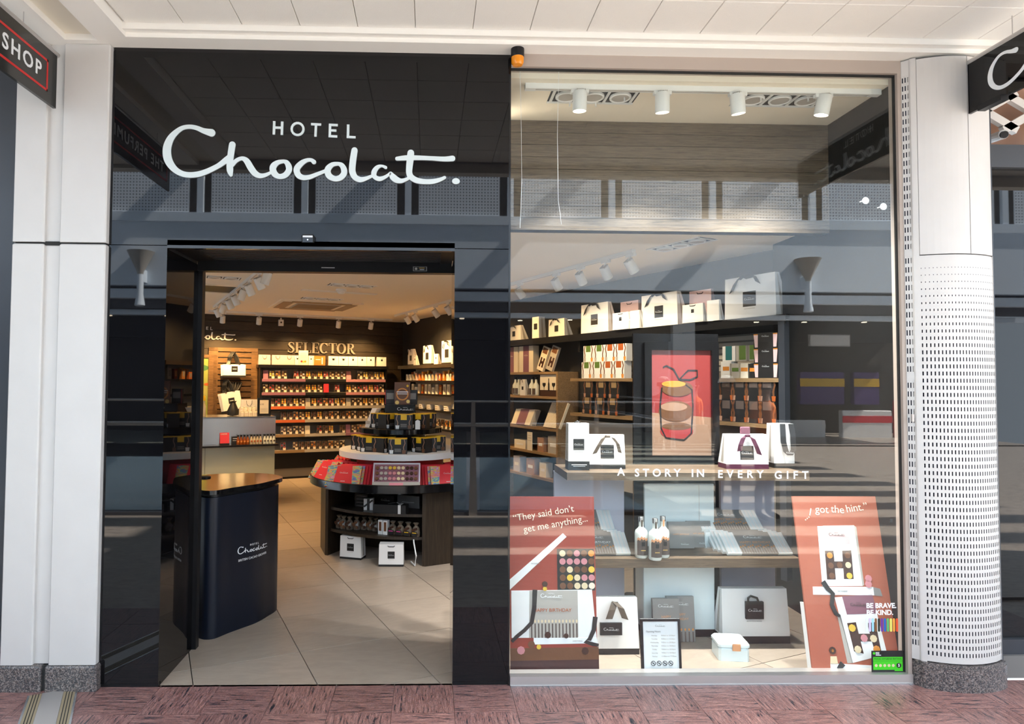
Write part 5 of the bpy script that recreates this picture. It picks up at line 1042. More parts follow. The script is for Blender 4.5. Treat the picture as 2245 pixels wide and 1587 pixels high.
# ---- cream liqueur bottles
for i, (px, pyb, l) in enumerate(((1410, 1225, 'left'), (1441, 1230, 'front middle'), (1458, 1224, 'right rear'))):
    q = fl(px, pyb, ZM); t = thing('cream_bottle', 'white bottle with brown mountain label, '+l+' of the three on the middle plank', 'bottle', (q.x, q.y+.035, ZM), 0, 'bottles on the middle plank')
    MB().lathe([(0, 0), (.034, .001), (.038, .008), (.038, .145), (.034, .162), (.018, .178), (.0145, .186), (.0145, .222)], 28).build('bottle_glass', 'bottle_cream', t, smooth=True)
    MB().lathe([(.0165, .215), (.0165, .242), (.015, .244), (0, .244)], 20).build('cap', 'steel', t, smooth=True); MB().box(-.005, .005, -.0168, -.0150, .185, .225).build('neck_strip', 'copper' if i == 2 else 'brown_ribbon', t)
    B = MB(); pk_ = [.118, .126, .120, .134, .124, .130, .117, .124, .118]
    for k in range(8):
        a0, a1 = -math.pi/2-.95+k*.2375, -math.pi/2-.95+(k+1)*.2375; r = .0386; B.poly([(r*math.cos(a0), r*math.sin(a0), .02), (r*math.cos(a1), r*math.sin(a1), .02), (r*math.cos(a1), r*math.sin(a1), pk_[k+1]), (r*math.cos(a0), r*math.sin(a0), pk_[k])], 0); B.poly([(r*1.01*math.cos(a0), r*1.01*math.sin(a0), .02), (r*1.01*math.cos(a1), r*1.01*math.sin(a1), .02), (r*1.01*math.cos(a1), r*1.01*math.sin(a1), pk_[k+1]-.014), (r*1.01*math.cos(a0), r*1.01*math.sin(a0), pk_[k]-.014)], 1)
    B.build('bottle_label', ['copper', 'label_brown'], t); MB().box(-.010, .010, -.0405, -.0393, .075, .10).build('label_square', 'black_card', t); MB().box(-.014, .014, -.0405, -.0393, .048, .052).build('label_line', 'gold_foil', t)
# ---- slate grey flat boxes on the backboard
for px0, px1, pyb, pyt, dy, l in ((1500, 1554, 1196, 1144, .02, 'right-hand'), (1466, 1515, 1200, 1149, 0, 'left-hand')):
    c, w = base(px0, px1, pyb, ZM); h = .165; t = thing('slate_box', l+' slate grey birthday box leaning on the white backboard', 'box', (c.x, .625+dy-.0, ZM+.004), 0, 'slate boxes on the backboard'); t.rotation_euler = (-.22, 0, 0); w = .155
    MB().box(-w/2, w/2, 0, .018, .0, h).build('box_body', 'grey_card', t); text('HAPPY BIRTHDAY', .013, 'copper', t, (0, -.001, h*.52), ext=.0003); put('lettering', logo(.05, 'vinyl_white', .0003), t, (.02, -.001, h*.16))
# ---- floor of the window
t, w, h = wb(1250, 1402, 1435, 1313, 0, 'large white gift bag with brown ribbon standing low on the left', 'none', d=.13, bandh=.035, sq=.0, taper=.35, lean=.02)
a_ = .11; MB().box(-.03, .10, -.012, .0, h*.36, h*.58).build('label_square', 'black_card', t); put('lettering', logo(.09, 'vinyl_white', .0003), t, (.035, -.0135, h*.47)); ribbon(t, [(.06, .0, h*.95), (.04, -.016, h*.82), (.02, -.02, h*.66)], (.02, 0, .0), 'brown_ribbon'); ribbon(t, [(.06, .0, h*.95), (.09, -.016, h*.86), (.115, -.02, h*.66)], (.02, 0, -.006), 'brown_ribbon')
t, w, h = wb(1584, 1733, 1411, 1293, 0, 'large white gift bag with black square standing low on the right', 'none', d=.14, bandh=.045, sq=.0, taper=.35, lean=.025, lz=.55)
MB().box(-.065, .045, -.006, .012, h*.46, h*.46+.105).build('label_square', 'black_card', t); put('lettering', logo(.085, 'vinyl_white', .0003), t, (-.01, -.008, h*.46+.055)); MB().tube([(-.05, .0, h*.46+.105), (-.055, -.012, h*.86), (-.04, -.014, h*.90), (0, -.012, h*.86), (.015, .0, h*.46+.105)], .007, 8).build('handle', 'black_ribbon', t); text('BRITISH CACAO GROWER', .008, 'grey_card', t, (-.01, .004, h*.41), ext=.0003)
for px0, px1, pyt, Y, l in ((1462, 1522, 1305, .575, 'taller grey birthday carton behind, leaning on the white display box'), (1431, 1489, 1310, .535, 'grey birthday carton in front, leaning on the white display box')):
    x0, x1 = at(px0, 1350, Y).x, at(px1, 1350, Y).x; w = x1-x0; h = .27; t = thing('birthday_carton', l, 'box', ((x0+x1)/2, Y-.02, .0026), 0, 'upright birthday cartons'); t.rotation_euler = (-.10, 0, .0)
    MB().box(-w/2, w/2, 0, .025, 0, h).build('box_body', 'grey_card', t); put('lettering', logo(w*.58, 'vinyl_white', .0003), t, (0, -.001, h*.84)); text('HAPPY', .020, 'copper', t, (0, -.001, h*.60), ext=.0003); text('BIRTHDAY', .020, 'copper', t, (0, -.001, h*.50), ext=.0003)
    for k in range(7): x = -w*.42+k*w*.14; MB().box(x-.004, x+.004, -.001, 0, 0, h*.22).build('printed_candle', 'label_brown', t); MB().disc(x, h*.27, .005, -.001, 0, 6, sq=1.6).build('printed_flame', 'choc_orange', t)
q = fl(1578, 1452, 0); t = thing('keepsake_tin', 'small pale tin with copper clasp on the window floor', 'tin', (q.x+.09, q.y+.01, 0), -.12); MB().bev(-.085, .085, 0, .15, 0, .078, .012).build('tin_body', 'white_box', t, smooth=False); MB().bev(-.088, .088, -.003, .153, .080, .106, .012).build('tin_lid', 'white_box', t); MB().bev(-.012, .034, -.008, -.002, .062, .102, .004).build('clasp', 'copper', t)
q = fl(1608, 1410, 0); t = thing('ribbon_coil', 'coil of black ribbon in front of the large white bag', 'ribbon', (q.x, q.y+.02, 0), .2); MB().tube([(-.07, .02, .012), (-.05, .0, .04), (-.01, -.01, .062), (.035, 0, .058), (.06, .02, .025), (.05, .03, .008)], .011, 8).build('coil', 'black_ribbon', t); MB().tube([(-.08, .04, .01), (-.03, .02, .02), (.02, .03, .012)], .009, 8).build('coil_tail', 'black_ribbon', t)
# opening hours frame
q0, q1 = at(1407, 1478, .09), at(1494, 1478, .09); w = q1.x-q0.x; hh = at(1445, 1357, .12).z+.005
oh = thing('opening_hours_frame', 'black framed opening hours notice leaning inside the glass', 'notice', ((q0.x+q1.x)/2, .085, .0)); oh.rotation_euler = (-.09, 0, 0)
MB().box(-w/2, w/2, 0, .012, 0, hh).build('notice_sheet', 'vinyl_white', oh)
for a in ((-w/2, -w/2+.012, 0, hh), (w/2-.012, w/2, 0, hh), (-w/2+.012, w/2-.012, hh-.012, hh), (-w/2+.012, w/2-.012, 0, .012)): MB().box(a[0], a[1], -.006, .014, a[2], a[3]).build('notice_frame', 'black_satin', oh)
put('lettering', logo(.055, 'grey_card', .0002), oh, (.0, -.001, hh*.88)); text('Opening Hours', .013, 'grey_card', oh, (-.04, -.001, hh*.78), ext=.0002)
for k, d_ in enumerate(('Monday', 'Tuesday', 'Wednesday', 'Thursday', 'Friday', 'Saturday', 'Sunday')): text(d_, .010, 'grey_strip', oh, (-.035, -.001, hh*(.71-.06*k)), ext=.0002); text('9.00am to 20.00pm' if k < 6 else '11.00am to 17.00pm', .010, 'grey_strip', oh, (.042, -.001, hh*(.71-.06*k)), ext=.0002)
for k in range(4):
    x = -.045+k*.032; r_ = MB()
    r_.band([(x+.012*math.cos(a*.524), hh*.23+.012*math.sin(a*.524)) for a in range(13)], .0014, -.0016, 0); r_.band([(x-.008, hh*.23+.008), (x+.008, hh*.23-.008)], .0013, -.0016, 0); r_.disc(x, hh*.23, .005, -.001, 0, 6, sq=.6); r_.build('pictogram', 'black_card', oh)
# ---- posters standing just behind the glass
def fmap(x0, x1, yt, yb, w, h, skew=0): return lambda px, py: ((px-x0-skew*(py-yt)/(yb-yt))/(x1-x0)*w-w/2, (yb-py)/(yb-yt)*h)
pl0, pl1 = at(1119, 1300, .10), at(1309, 1300, .10); wL = pl1.x-pl0.x; hL = 1.0
zTop = at(1210, 1090, .16).z; hL = math.hypot(zTop, .10)
pL = thing('poster_board', 'terracotta poster board with cream quotation and gift boxes, left behind the glass', 'poster', ((pl0.x+pl1.x)/2, .085, 0)); pL.rotation_euler = (-.085, 0, 0)
MB().box(-wL/2, wL/2, 0, .012, 0, hL).build('board', 'poster_left', pL); MB().hexa([(-.1, .012, .3), (.1, .012, .3), (.1, .014, .6), (-.1, .014, .6)], [(-.1, .16, .03), (.1, .16, .03), (.1, .165, .03), (-.1, .165, .03)]).build('strut', 'white_card', pL)
f = fmap(1119, 1309, 1090, 1477, wL, hL)
def art(par, n, polys, mats, lay=1):
    B = MB()
    for mi, pts in polys: B.prismxz(pts, -.0004-.0005*lay, -.0001)
    B.m = []
    k = 0
    for mi, pts in polys: B.m += [mi]*(len(pts)+2)
    return B.build(n, mats, par)
def Q(f, *pts): return [f(*p) for p in pts]
def rotm(me, rz):
    m2 = me.copy(); m2.transform(Matrix.Rotation(-rz, 4, 'Y')); return m2
put('lettering', rotm(tmesh('\u201cThey said don\u2019t', .052, 'cream_print', ext=.0005), .16), pL, (f(1195, 1128)[0], -.0012, f(1195, 1127)[1])); put('lettering', rotm(tmesh('get me anything...', .052, 'cream_print', ext=.0005), .17), pL, (f(1222, 1152)[0], -.0012, f(1222, 1150)[1]))
art(pL, 'printed_lid', [(0, Q(f, (1119, 1292), (1119, 1270), (1238, 1170), (1246, 1178)))], ['white_card']); art(pL, 'printed_table', [(0, Q(f, (1119, 1477), (1119, 1416), (1312, 1416), (1312, 1477)))], ['poster_dark']); art(pL, 'printed_tabletop', [(0, Q(f, (1119, 1442), (1119, 1416), (1312, 1414), (1312, 1440)))], ['choc_milk'], 2)
art(pL, 'printed_tray', [(0, Q(f, (1224, 1294), (1224, 1204), (1306, 1204), (1307, 1294)))], ['black_card'])
for r, row in enumerate(('wmpmo', 'pprrm', 'mwmmy', 'mywpr', 'mmwwc')):
    for c, ch in enumerate(row):
        x, z = f(1236+c*16, 1214+r*17.5); MB().disc(x, z, .0175, -.0022, -.0008, 12).build('printed_chocolate', {'w': 'choc_white', 'm': 'choc_milk', 'p': 'choc_pink', 'o': 'choc_orange', 'r': 'choc_pink', 'y': 'choc_yellow', 'c': 'cream_print'}[ch], pL)
art(pL, 'printed_box', [(0, Q(f, (1122, 1394), (1122, 1294), (1300, 1292), (1308, 1394)))], ['white_card'], 2); art(pL, 'printed_sleeve', [(0, Q(f, (1160, 1394), (1162, 1294), (1268, 1294), (1268, 1394)))], ['grey_strip'], 3); art(pL, 'printed_drawer', [(0, Q(f, (1170, 1408), (1170, 1394), (1308, 1394), (1310, 1406)))], ['vinyl_white'], 4)
put('lettering', logo(.12, 'vinyl_white', .0004), pL, (f(1210, 1308)[0], -.0025, f(1210, 1305)[1])); text('HAPPY BIRTHDAY', .026, 'rust_card', pL, (f(1212, 1336)[0], -.0025, f(1212, 1336)[1]), ext=.0004)
for k in range(14): x, z = f(1166+k*7.6, 1376); MB().box(x-.0035, x+.0035, -.0026, -.0018, f(0, 1394)[1], z+.03).build('printed_candle', 'label_brown', pL); MB().disc(x, z+.042, .005, -.0026, -.0018, 6, sq=1.8).build('printed_flame', 'choc_white', pL)
for pts in ([(1174, 1292), (1172, 1330), (1166, 1362), (1150, 1378), (1132, 1392), (1122, 1402)], [(1306, 1350), (1302, 1378), (1292, 1398), (1282, 1402), (1300, 1408), (1312, 1410)]): MB().band([f(*p) for p in pts], [.013, .012, .011, .010, .010, .008], -.0036, -.0026).build('printed_ribbon', 'black_ribbon', pL)
for px, py, m_, r in ((1196, 1280, 'choc_dark', .016), (1196, 1290, 'choc_yellow', .012), (1201, 1388, 'choc_dark', .018), (1241, 1390, 'choc_dark', .014), (1165, 1408, 'choc_milk', .020), (1181, 1413, 'choc_yellow', .013), (1142, 1420, 'choc_pink', .022), (1282, 1422, 'choc_dark', .020)): x, z = f(px, py); MB().disc(x, z, r, -.0044, -.0034, 8).build('printed_chocolate', m_, pL)
text('EVERYTHING', .009, 'grey_card', pL, (f(1266, 1401)[0], -.0032, f(1266, 1401)[1]), ext=.0003); text('PATISSERIE', .010, 'grey_card', pL, (f(1176, 1236)[0], -.0012, f(1176, 1236)[1]), ext=.0003)
# right-hand poster
qb0, qb1, qt0, qt1 = at(1772, 1476, .05), at(1976, 1476, .05), at(1750, 1088, .24), at(1942, 1090, .24)
wR = (qb1.x-qb0.x+qt1.x-qt0.x)/2; hR = math.hypot(qt0.z, .19)
pR = thing('poster_board', 'coral poster board with cream quotation and stacked chocolate boxes, right behind the glass', 'poster', ((qb0.x+qb1.x+qt0.x+qt1.x)/4, .055, .0)); pR.rotation_euler = (-math.atan2(.19, qt0.z), 0, 0)
MB().box(-wR/2, wR/2, 0, .012, 0, hR).build('board', 'poster_right', pR); MB().box(-wR/2+.0, -wR/2+.012, .012, .05, 0.01, hR*.4).build('strut', 'white_card', pR)
f = fmap(1750, 1946, 1089, 1476, wR, hR, 25)
for s_, px, py, rz in (('...', 1777, 1134, .6), ('I', 1788, 1125, -.3), ('got', 1814, 1119, -.05), ('the', 1849, 1119, -.08), ('hint.\u201d', 1892, 1115, .12)): put('lettering', rotm(tmesh(s_, .06, 'cream_print', ext=.0005), rz), pR, (f(px, py)[0], -.0012, f(px, py)[1]))
art(pR, 'printed_box', [(0, Q(f, (1805, 1286), (1802, 1156), (1883, 1154), (1892, 1286)))], ['white_card']); art(pR, 'printed_box_side', [(0, Q(f, (1883, 1154), (1892, 1286), (1896, 1284), (1888, 1158)))], ['grey_strip']); art(pR, 'printed_sleeve', [(0, Q(f, (1815, 1196), (1814, 1155), (1870, 1154), (1871, 1195)))], ['pink_pale'], 2)
put('lettering', logo(.09, 'label_brown', .0004), pR, (f(1843, 1175)[0], -.0022, f(1843, 1174)[1]))
art(pR, 'printed_window', [(0, Q(f, (1816, 1272), (1815, 1210), (1834, 1210), (1835, 1272))), (0, Q(f, (1853, 1271), (1853, 1210), (1873, 1209), (1874, 1271))), (0, Q(f, (1834, 1248), (1834, 1233), (1854, 1233), (1854, 1248)))], ['choc_dark'], 2)
for px, py, m_ in ((1825, 1220, 'choc_orange'), (1826, 1242, 'choc_milk'), (1827, 1264, 'choc_milk'), (1845, 1241, 'choc_milk'), (1864, 1220, 'choc_milk'), (1864, 1241, 'choc_white'), (1865, 1264, 'choc_yellow')): x, z = f(px, py); MB().disc(x, z, .017, -.0026, -.0018, 10).build('printed_chocolate', m_, pR)
art(pR, 'printed_tray', [(0, Q(f, (1784, 1304), (1784, 1287), (1915, 1288), (1916, 1306)))], ['vinyl_white'], 2); art(pR, 'printed_tray_side', [(0, Q(f, (1915, 1288), (1916, 1306), (1934, 1308), (1930, 1292)))], ['grey_card'], 2)
art(pR, 'printed_lower_box', [(0, Q(f, (1858, 1446), (1830, 1310), (1912, 1304), (1934, 1428)))], ['white_card']); art(pR, 'printed_lower_side', [(0, Q(f, (1848, 1446), (1832, 1340), (1840, 1346), (1860, 1446)))], ['grey_strip']); art(pR, 'printed_band', [(0, Q(f, (1854, 1346), (1846, 1308), (1912, 1304), (1920, 1344)))], ['mauve_card'], 2)
art(pR, 'printed_lower_window', [(0, Q(f, (1864, 1422), (1853, 1364), (1872, 1362), (1884, 1427))), (0, Q(f, (1908, 1424), (1896, 1364), (1914, 1362), (1922, 1424))), (0, Q(f, (1878, 1402), (1876, 1386), (1904, 1386), (1906, 1402)))], ['choc_dark'], 2)
for px, py, m_ in ((1863, 1374, 'choc_yellow'), (1867, 1396, 'choc_dark'), (1872, 1418, 'choc_white'), (1887, 1395, 'choc_pink'), (1907, 1396, 'choc_white'), (1912, 1418, 'choc_orange'), (1906, 1270, 'choc_pink'), (1905, 1282, 'choc_pink'), (1818, 1420, 'choc_dark'), (1818, 1420, 'choc_orange')): x, z = f(px, py); MB().disc(x, z, .02 if m_ != 'choc_orange' or px != 1818 else .008, -.0034, -.0018 if m_ != 'choc_orange' else -.0025, 8).build('printed_chocolate', m_, pR)
MB().band([f(*p) for p in ((1806, 1276), (1816, 1292), (1826, 1302), (1822, 1325), (1830, 1344), (1838, 1350))], [.014, .013, .012, .012, .012, .006], -.005, -.004).build('printed_ribbon', 'black_ribbon', pR)
art(pR, 'printed_base', [(0, Q(f, (1812, 1464), (1812, 1446), (1922, 1452), (1922, 1466))), (0, Q(f, (1800, 1476), (1804, 1466), (1926, 1468), (1928, 1476)))], ['vinyl_white'], 2); art(pR, 'printed_stem', [(0, Q(f, (1812, 1448), (1813, 1432), (1826, 1432), (1828, 1448)))], ['choc_white'], 2); MB().band([f(*p) for p in ((1838, 1446), (1830, 1456), (1834, 1474))], [.016, .014, .012], -.004, -.003).build('printed_ribbon', 'black_ribbon', pR)
text('PATISSERIE', .012, 'grey_card', pR, (f(1848, 1297)[0], -.0022, f(1848, 1297)[1]), ext=.0003); text('SERIOUS DARK FIX', .012, 'grey_card', pR, (f(1880, 1458)[0], -.0022, f(1880, 1458)[1]), ext=.0003)
put('lettering', logo(.09, 'label_brown', .0004), pR, (f(1880, 1325)[0], -.0022, f(1880, 1325)[1]))
# ---- lettering and stickers on the glass
YG = .0112
vt = thing('window_lettering', 'white capitals reading across the middle of the window glass', 'lettering', (1.6, YG, 1.0))
a_, b_ = at(1352, 1048, YG), at(1773, 1048, YG)
gl0 = 0
for wd_, p0, p1, yb in (('A', 1352, 1371, 1045), ('STORY', 1389, 1494, 1047), ('IN', 1516, 1544, 1048), ('EVERY', 1572, 1675, 1050), ('GIFT', 1697, 1773, 1052)):
    q0, q1 = at(p0, yb-10, YG), at(p1, yb-10, YG); me = tmesh(wd_, .058, 'vinyl_white', sp=1.25, ext=.0004, bold=.0012); wx = max(v.co.x for v in me.vertices)-min(v.co.x for v in me.vertices)
    letters(wd_, .058, 'vinyl_white', vt, ((q0.x+q1.x)/2-1.6, 0, q0.z-1.0), 0, sp=1.25*((q1.x-q0.x)/wx)**1.15, ext=.0004, bold=.0012)
bb_ = thing('slogan_sticker', 'white slogan with a row of coloured stripes at the lower right of the glass', 'sticker', (2.4, YG, .4))
for s_, px, py in (('BE BRAVE.', 1932, 1328), ('BE KIND.', 1929, 1343)): q = at(px, py, YG); text(s_, .037, 'vinyl_white', bb_, (q.x-2.4, 0, q.z-.4), ext=.0004, bold=.0012)
for k, col in enumerate(((.75, .88, .92), (.62, .52, .70), (.35, .68, .85), (.20, .09, .03), (.01, .02, .02), (.13, .03, .30), (.01, .12, .45), (.10, .45, .14), (.75, .72, .15), (.80, .36, .05), (.75, .08, .02))):
    mat('stripe_%d' % k, col, .4); q = at(1900.5+k*6.6, 1370, YG); MB().box(q.x-.006-2.4, q.x+.006-2.4, -.0004, .0004, q.z-.030-.4, q.z+.030-.4).disc(q.x-2.4, q.z+.030-.4, .006, -.00045, .00045, 8).disc(q.x-2.4, q.z-.030-.4, .006, -.00045, .00045, 8).build('colour_stripe', 'stripe_%d' % k, bb_)
q0, q1 = at(1911, 1474, YG), at(1982, 1426, YG); hy = thing('hygiene_sticker', 'green and black food hygiene rating sticker in the lower right corner', 'sticker', (q0.x, YG, q0.z)); w, h = q1.x-q0.x, q1.z-q0.z
MB().box(0, w, -.0004, .0004, 0, h).build('sticker_sheet', 'black_card', hy); MB().box(w*.05, w*.95, -.0008, -.0004, h*.12, h*.71).box(w*.70, w*.95, -.0009, -.0004, h*.06, h*.13).build('green_field', 'hygiene_green', hy); text('FOOD HYGIENE RATING', .0135, 'black_card', hy, (w*.5, -.001, h*.62), ext=.0003); MB().box(w*.05, w*.95, -.001, -.0008, h*.52, h*.53).build('rule_line', 'black_card', hy)
for k in range(5): MB().disc(w*(.14+.13*k), h*.32, .008, -.001, -.0008, 12).build('rating_dot', 'choc_white', hy)
d5 = MB().disc(w*.83, h*.32, .0135, -.0012, -.0008, 16).build('rating_disc', 'black_card', hy); text('5', .021, 'vinyl_white', d5, (w*.83, -.0016, h*.32), ext=.0003, bold=.0006); MB().disc(w*.08, h*.88, .007, -.0008, -.0004, 12).build('crest', 'hygiene_green', hy)
for k in range(3): MB().box(w*.13, w*(.24+.05*(k == 2)), -.0008, -.0004, h*(.90-.06*k), h*(.93-.06*k)).build('print_line', 'vinyl_white', hy)
for i, (px, py) in enumerate(((1897, 440), (1936, 453))): q = at(px, py, .026); t = thing('suction_hook', ('upper' if i == 0 else 'lower')+' clear suction hook stuck high on the right of the glass', 'hook', (q.x, .0225, q.z), 0, 'suction hooks on the glass'); t.rotation_euler = (-math.pi/2, 0, 0); MB().lathe([(.020, 0), (.018, .004), (.008, .008), (0, .009)], 16).build('cup', 'vinyl_white', t, smooth=True); MB().tube([(0, 0, .008), (-.01, 0, .014), (-.024, .004, .014)], .003, 6).build('hook', 'vinyl_white', t)
for i, (px, pts) in enumerate(((1140, ((1140, 155), (1143, 290), (1144, 400), (1140, 500))), (1225, ((1225, 155), (1222, 300), (1224, 440), (1231, 492))))):
    q = [at(x, y, .04) for x, y in pts]; t = thing('hanging_thread', ('left' if i == 0 else 'right')+'-hand thin thread hanging from a clip at the window head', 'thread', (q[0].x, .04, 0)); MB().tube([(p.x-q[0].x, 0, p.z) for p in q], .0012, 5).build('thread', 'white_card', t); MB().bev(-.008, .008, -.006, .006, q[0].z-.005, q[0].z+.025, .002).build('clip', 'grey_strip', t)
q = at(1952, 1141, .03); tag(MB().box(-.008, .008, -.002, .002, -.01, .01).build('sensor_tag', 'black_card', None, (q.x, .0245, q.z)), 'tiny black square tag on the glass above the coral poster', 'tag')
# ---- framed picture on a floor stand behind the planks
YP = 1.08
q0, q1 = at(1391, 1011, YP), at(1577, 732, YP); fp_ = thing('framed_picture_stand', 'black framed chocolate picture on a floor stand behind the window display', 'picture', ((q0.x+q1.x)/2, YP, 0)); w = q1.x-q0.x; z1 = q1.z; z0 = q0.z
MB().box(-w/2, w/2, .02, .04, .08, z1).build('back_panel', 'black_gloss', fp_); MB().bev(-w/2-.02, w/2+.02, -.15, .2, 0, .08, .01).build('stand_foot', 'black_satin', fp_)
i0, i1 = at(1428, 998, YP).x-(q0.x+q1.x)/2, at(1560, 998, YP).x-(q0.x+q1.x)/2; zi0, zi1 = at(1500, 998, YP).z, at(1500, 768, YP).z
for a in ((i0-.05, i0, zi0-.05, zi1+.05), (i1, i1+.05, zi0-.05, zi1+.05), (i0, i1, zi1, zi1+.05), (i0, i1, zi0-.05, zi0)): MB().box(a[0], a[1], -.02, .02, a[2], a[3]).build('frame_bar', 'black_gloss', fp_)
MB().box(i0, i1, .004, .02, zi0, zi1).build('picture_sheet', 'red_art', fp_)
f = lambda px, py: (i0+(px-1428)/132*(i1-i0), zi1-(py-768)/230*(zi1-zi0))
MB().prismxz([f(1428, 998), f(1560, 998), f(1560, 915), f(1428, 905)], .003, .004).build('printed_table', 'tan_art', fp_)
for px, py, r, sq, m_ in ((1484, 946, .118, .46, 'choc_red'), (1484, 935, .105, .26, 'choc_milk'), (1482, 902, .122, .60, 'choc_milk'), (1478, 892, .095, .32, 'tan_art'), (1486, 852, .112, .50, 'choc_milk'), (1478, 842, .085, .26, 'choc_orange')): x, z = f(px, py); MB().disc(x, z, r, .0028-.00022*len(fp_.children), .003, 24, sq=sq).build('printed_chocolate', m_, fp_)
MB().band([f(*p) for p in ((1452, 850), (1448, 890), (1450, 940), (1460, 960), (1500, 965), (1516, 950), (1520, 890), (1518, 855), (1490, 832), (1510, 812), (1530, 812), (1530, 826), (1514, 833), (1490, 832), (1478, 810), (1462, 802), (1455, 806))], .0055, .0, .0014).build('printed_ribbon', 'black_ribbon', fp_)
MB().box(i0-.004, i1+.004, -.012, -.009, zi0-.004, zi1+.004).build('picture_glass', 'clear_glass', fp_)
# ============================================================ RIGHT WALL BEHIND THE WINDOW
ld = thing('wall_ledge', 'long black ledge on the right-hand wall carrying gift bags', 'shelf', rl_(3.75, .30, 2.06), RWA); MB().box(0, 4.05, 0, .29, 0, .04).build('ledge_board', 'black_satin', ld); MB().box(0, 4.05, -.01, 0, -.03, .04).build('ledge_lip', 'black_satin', ld)
for x in (.2, 1.6, 3.0): MB().box(x, x+.03, .05, .29, -.14, 0).build('ledge_bracket', 'black_satin', ld)
def rs2(px, py, off=.30): q = rwp(px, py, off); return (q-RW0).dot(RWD), q.z
def wbag2(px0, px1, pyb, pyt, label, style, off=.30, z=2.10, **k):
    a, b_ = rs2(px0, pyb, off)[0], rs2(px1, pyb, off)[0]; h = rs2((px0+px1)/2, pyt, off)[1]-rs2((px0+px1)/2, pyb, off)[1]; return wbag((a+b_)/2, b_-a, h, off-.01, z, label, style, **k)
wbag2(1110, 1140, 746, 714, 'white bag with black ribbon at the far left of the ledge', 'tie', d=.12)
wbag2(1165, 1180, 740, 693, 'tall narrow white bag on the ledge', 'none', d=.10, sq=.5, lz=.55, taper=.8)
wbag2(1201, 1236, 737, 699, 'white bag with long black ribbon third from the left on the ledge', 'tie', d=.12)
wbag2(1272, 1332, 728, 664, 'wide white bag with dark label left of the pink bags on the ledge', 'tie', d=.14, logo_on=True)
wbag2(1404, 1484, 717, 645, 'wide white bag between the two pink bags on the ledge', 'tie', d=.15, logo_on=True)
wbag2(1587, 1700, 698, 606, 'largest white bag at the right end of the ledge', 'tie', d=.16, logo_on=True)
wbag2(1341, 1376, 731, 694, 'small white bag below the left pink bag on the ledge', 'top', off=.36, d=.06, sq=.22, lz=.62); wbag2(1379, 1400, 729, 690, 'small plain white bag turned sideways below the left pink bag', 'none', off=.34, d=.06, sq=0)
wbag2(1494, 1540, 718, 678, 'small white bag below the right pink bag on the ledge', 'top', off=.36, d=.06, sq=.2, lz=.62); wbag2(1548, 1575, 714, 669, 'small plain white bag turned sideways below the right pink bag', 'none', off=.34, d=.06, sq=0)
for px0, px1, pyb, pyt, l in ((1360, 1400, 705, 660, 'left'), (1511, 1560, 696, 636, 'right')):
    s0, s1 = rs2(px0, pyb, .14)[0], rs2(px1, pyb, .14)[0]; hz = rs2((px0+px1)/2, pyt, .14)[1]-2.10; t = wbag((s0+s1)/2, s1-s0, hz, .14, 2.10, 'blush pink bag with cord, '+l+' of two on the ledge', 'top', 'pink_pale', d=.08, sq=0); put('lettering', logo((s1-s0)*.5, 'pink_card', .0003), t, (0, -.002, hz*.62)); MB().box(-(s1-s0)*.48, (s1-s0)*.48, -.0012, 0, .01, hz*.18).build('pink_flush', 'pink_card', t)
# oak framed shelving next to the window divider
UBn = unit('oak_shelving', 'oak framed wall shelving just right of the black leg', 3.72, 5.06, .30, (1.715, 1.44, 1.085, .81, .53), 'wood_oak', .2, 1.715, 'dark_wall', th=.028)
for i, s in enumerate((4.02, 4.35)): t = carton('keepsake_box', .30, .31, .08, 'cream_card', ('left' if i == 0 else 'right')+'-hand tall cream and mauve box on top of the oak shelving', 'box', rl_(s, .24, 1.715), RWA); MB().box(-.06, .06, -.001, 0, 0, .31).build('mauve_band', 'mauve_card', t); put('lettering', logo(.08, 'cream_print', .0003), t, (0, -.0015, .20))
for i, s in enumerate((4.66, 4.84)):
    t = thing('window_box', ('left' if i == 0 else 'right')+'-hand leaning white box with cut-out windows on the oak shelving', 'box', rl_(s, .27, 1.715), 0); t.rotation_euler = (-.15, .30, RWA); MB().box(-.06, .06, 0, .03, .02, .30).build('box_body', 'cream_card' if i == 0 else 'grey_strip', t); MB().box(-.04, -.012, -.001, 0, .06, .17).box(.012, .04, -.001, 0, .06, .17).box(-.012, .012, -.0012, 0, .10, .13).build('box_window', 'choc_dark', t); MB().box(-.045, .045, -.001, 0, .22, .285).build('box_panel', 'choc_milk', t)
bt_ = MB().lathe([(0, 0), (.03, .002), (.036, .01), (.036, .12), (.015, .155), (.013, .19)], 16).mesh('bottle_glass', 'bottle_cream', True); cp_ = MB().lathe([(.016, .19), (.016, .215), (0, .216)], 12).mesh('cap', 'black_satin'); lb_ = MB().box(-.026, .026, -.0375, -.03, .015, .085).mesh('bottle_label', 'label_brown')
for i, px in enumerate((1124, 1131, 1160, 1169)): t = thing('liqueur_bottle', ORD[i]+' cream bottle from the left on the oak shelving', 'bottle', rl_(rs2(px, 865)[0], .26, 1.44), RWA, 'bottles on the oak shelving'); put('bottle_glass', bt_, t); put('cap', cp_, t); put('bottle_label', lb_, t)
wbag(rs2(1144, 865)[0], .11, .19, .29, 1.44, 'small white ribboned bag between the bottles on the oak shelving', 'tie', d=.07)
t = carton('glasses_set', .34, .24, .10, 'cream_card', 'cream gift set with printed bottle and glasses on the oak shelving', 'box', rl_(rs2(1200, 867)[0], .28, 1.44), RWA); MB().box(-.17, .17, -.001, 0, 0, .07).build('printed_hills', 'choc_dark', t); MB().prismxz([(-.015, .06), (.015, .06), (.015, .14), (.007, .16), (.007, .20), (-.007, .20), (-.007, .16), (-.015, .14)], -.002, -.001).build('printed_bottle', 'black_card', t)
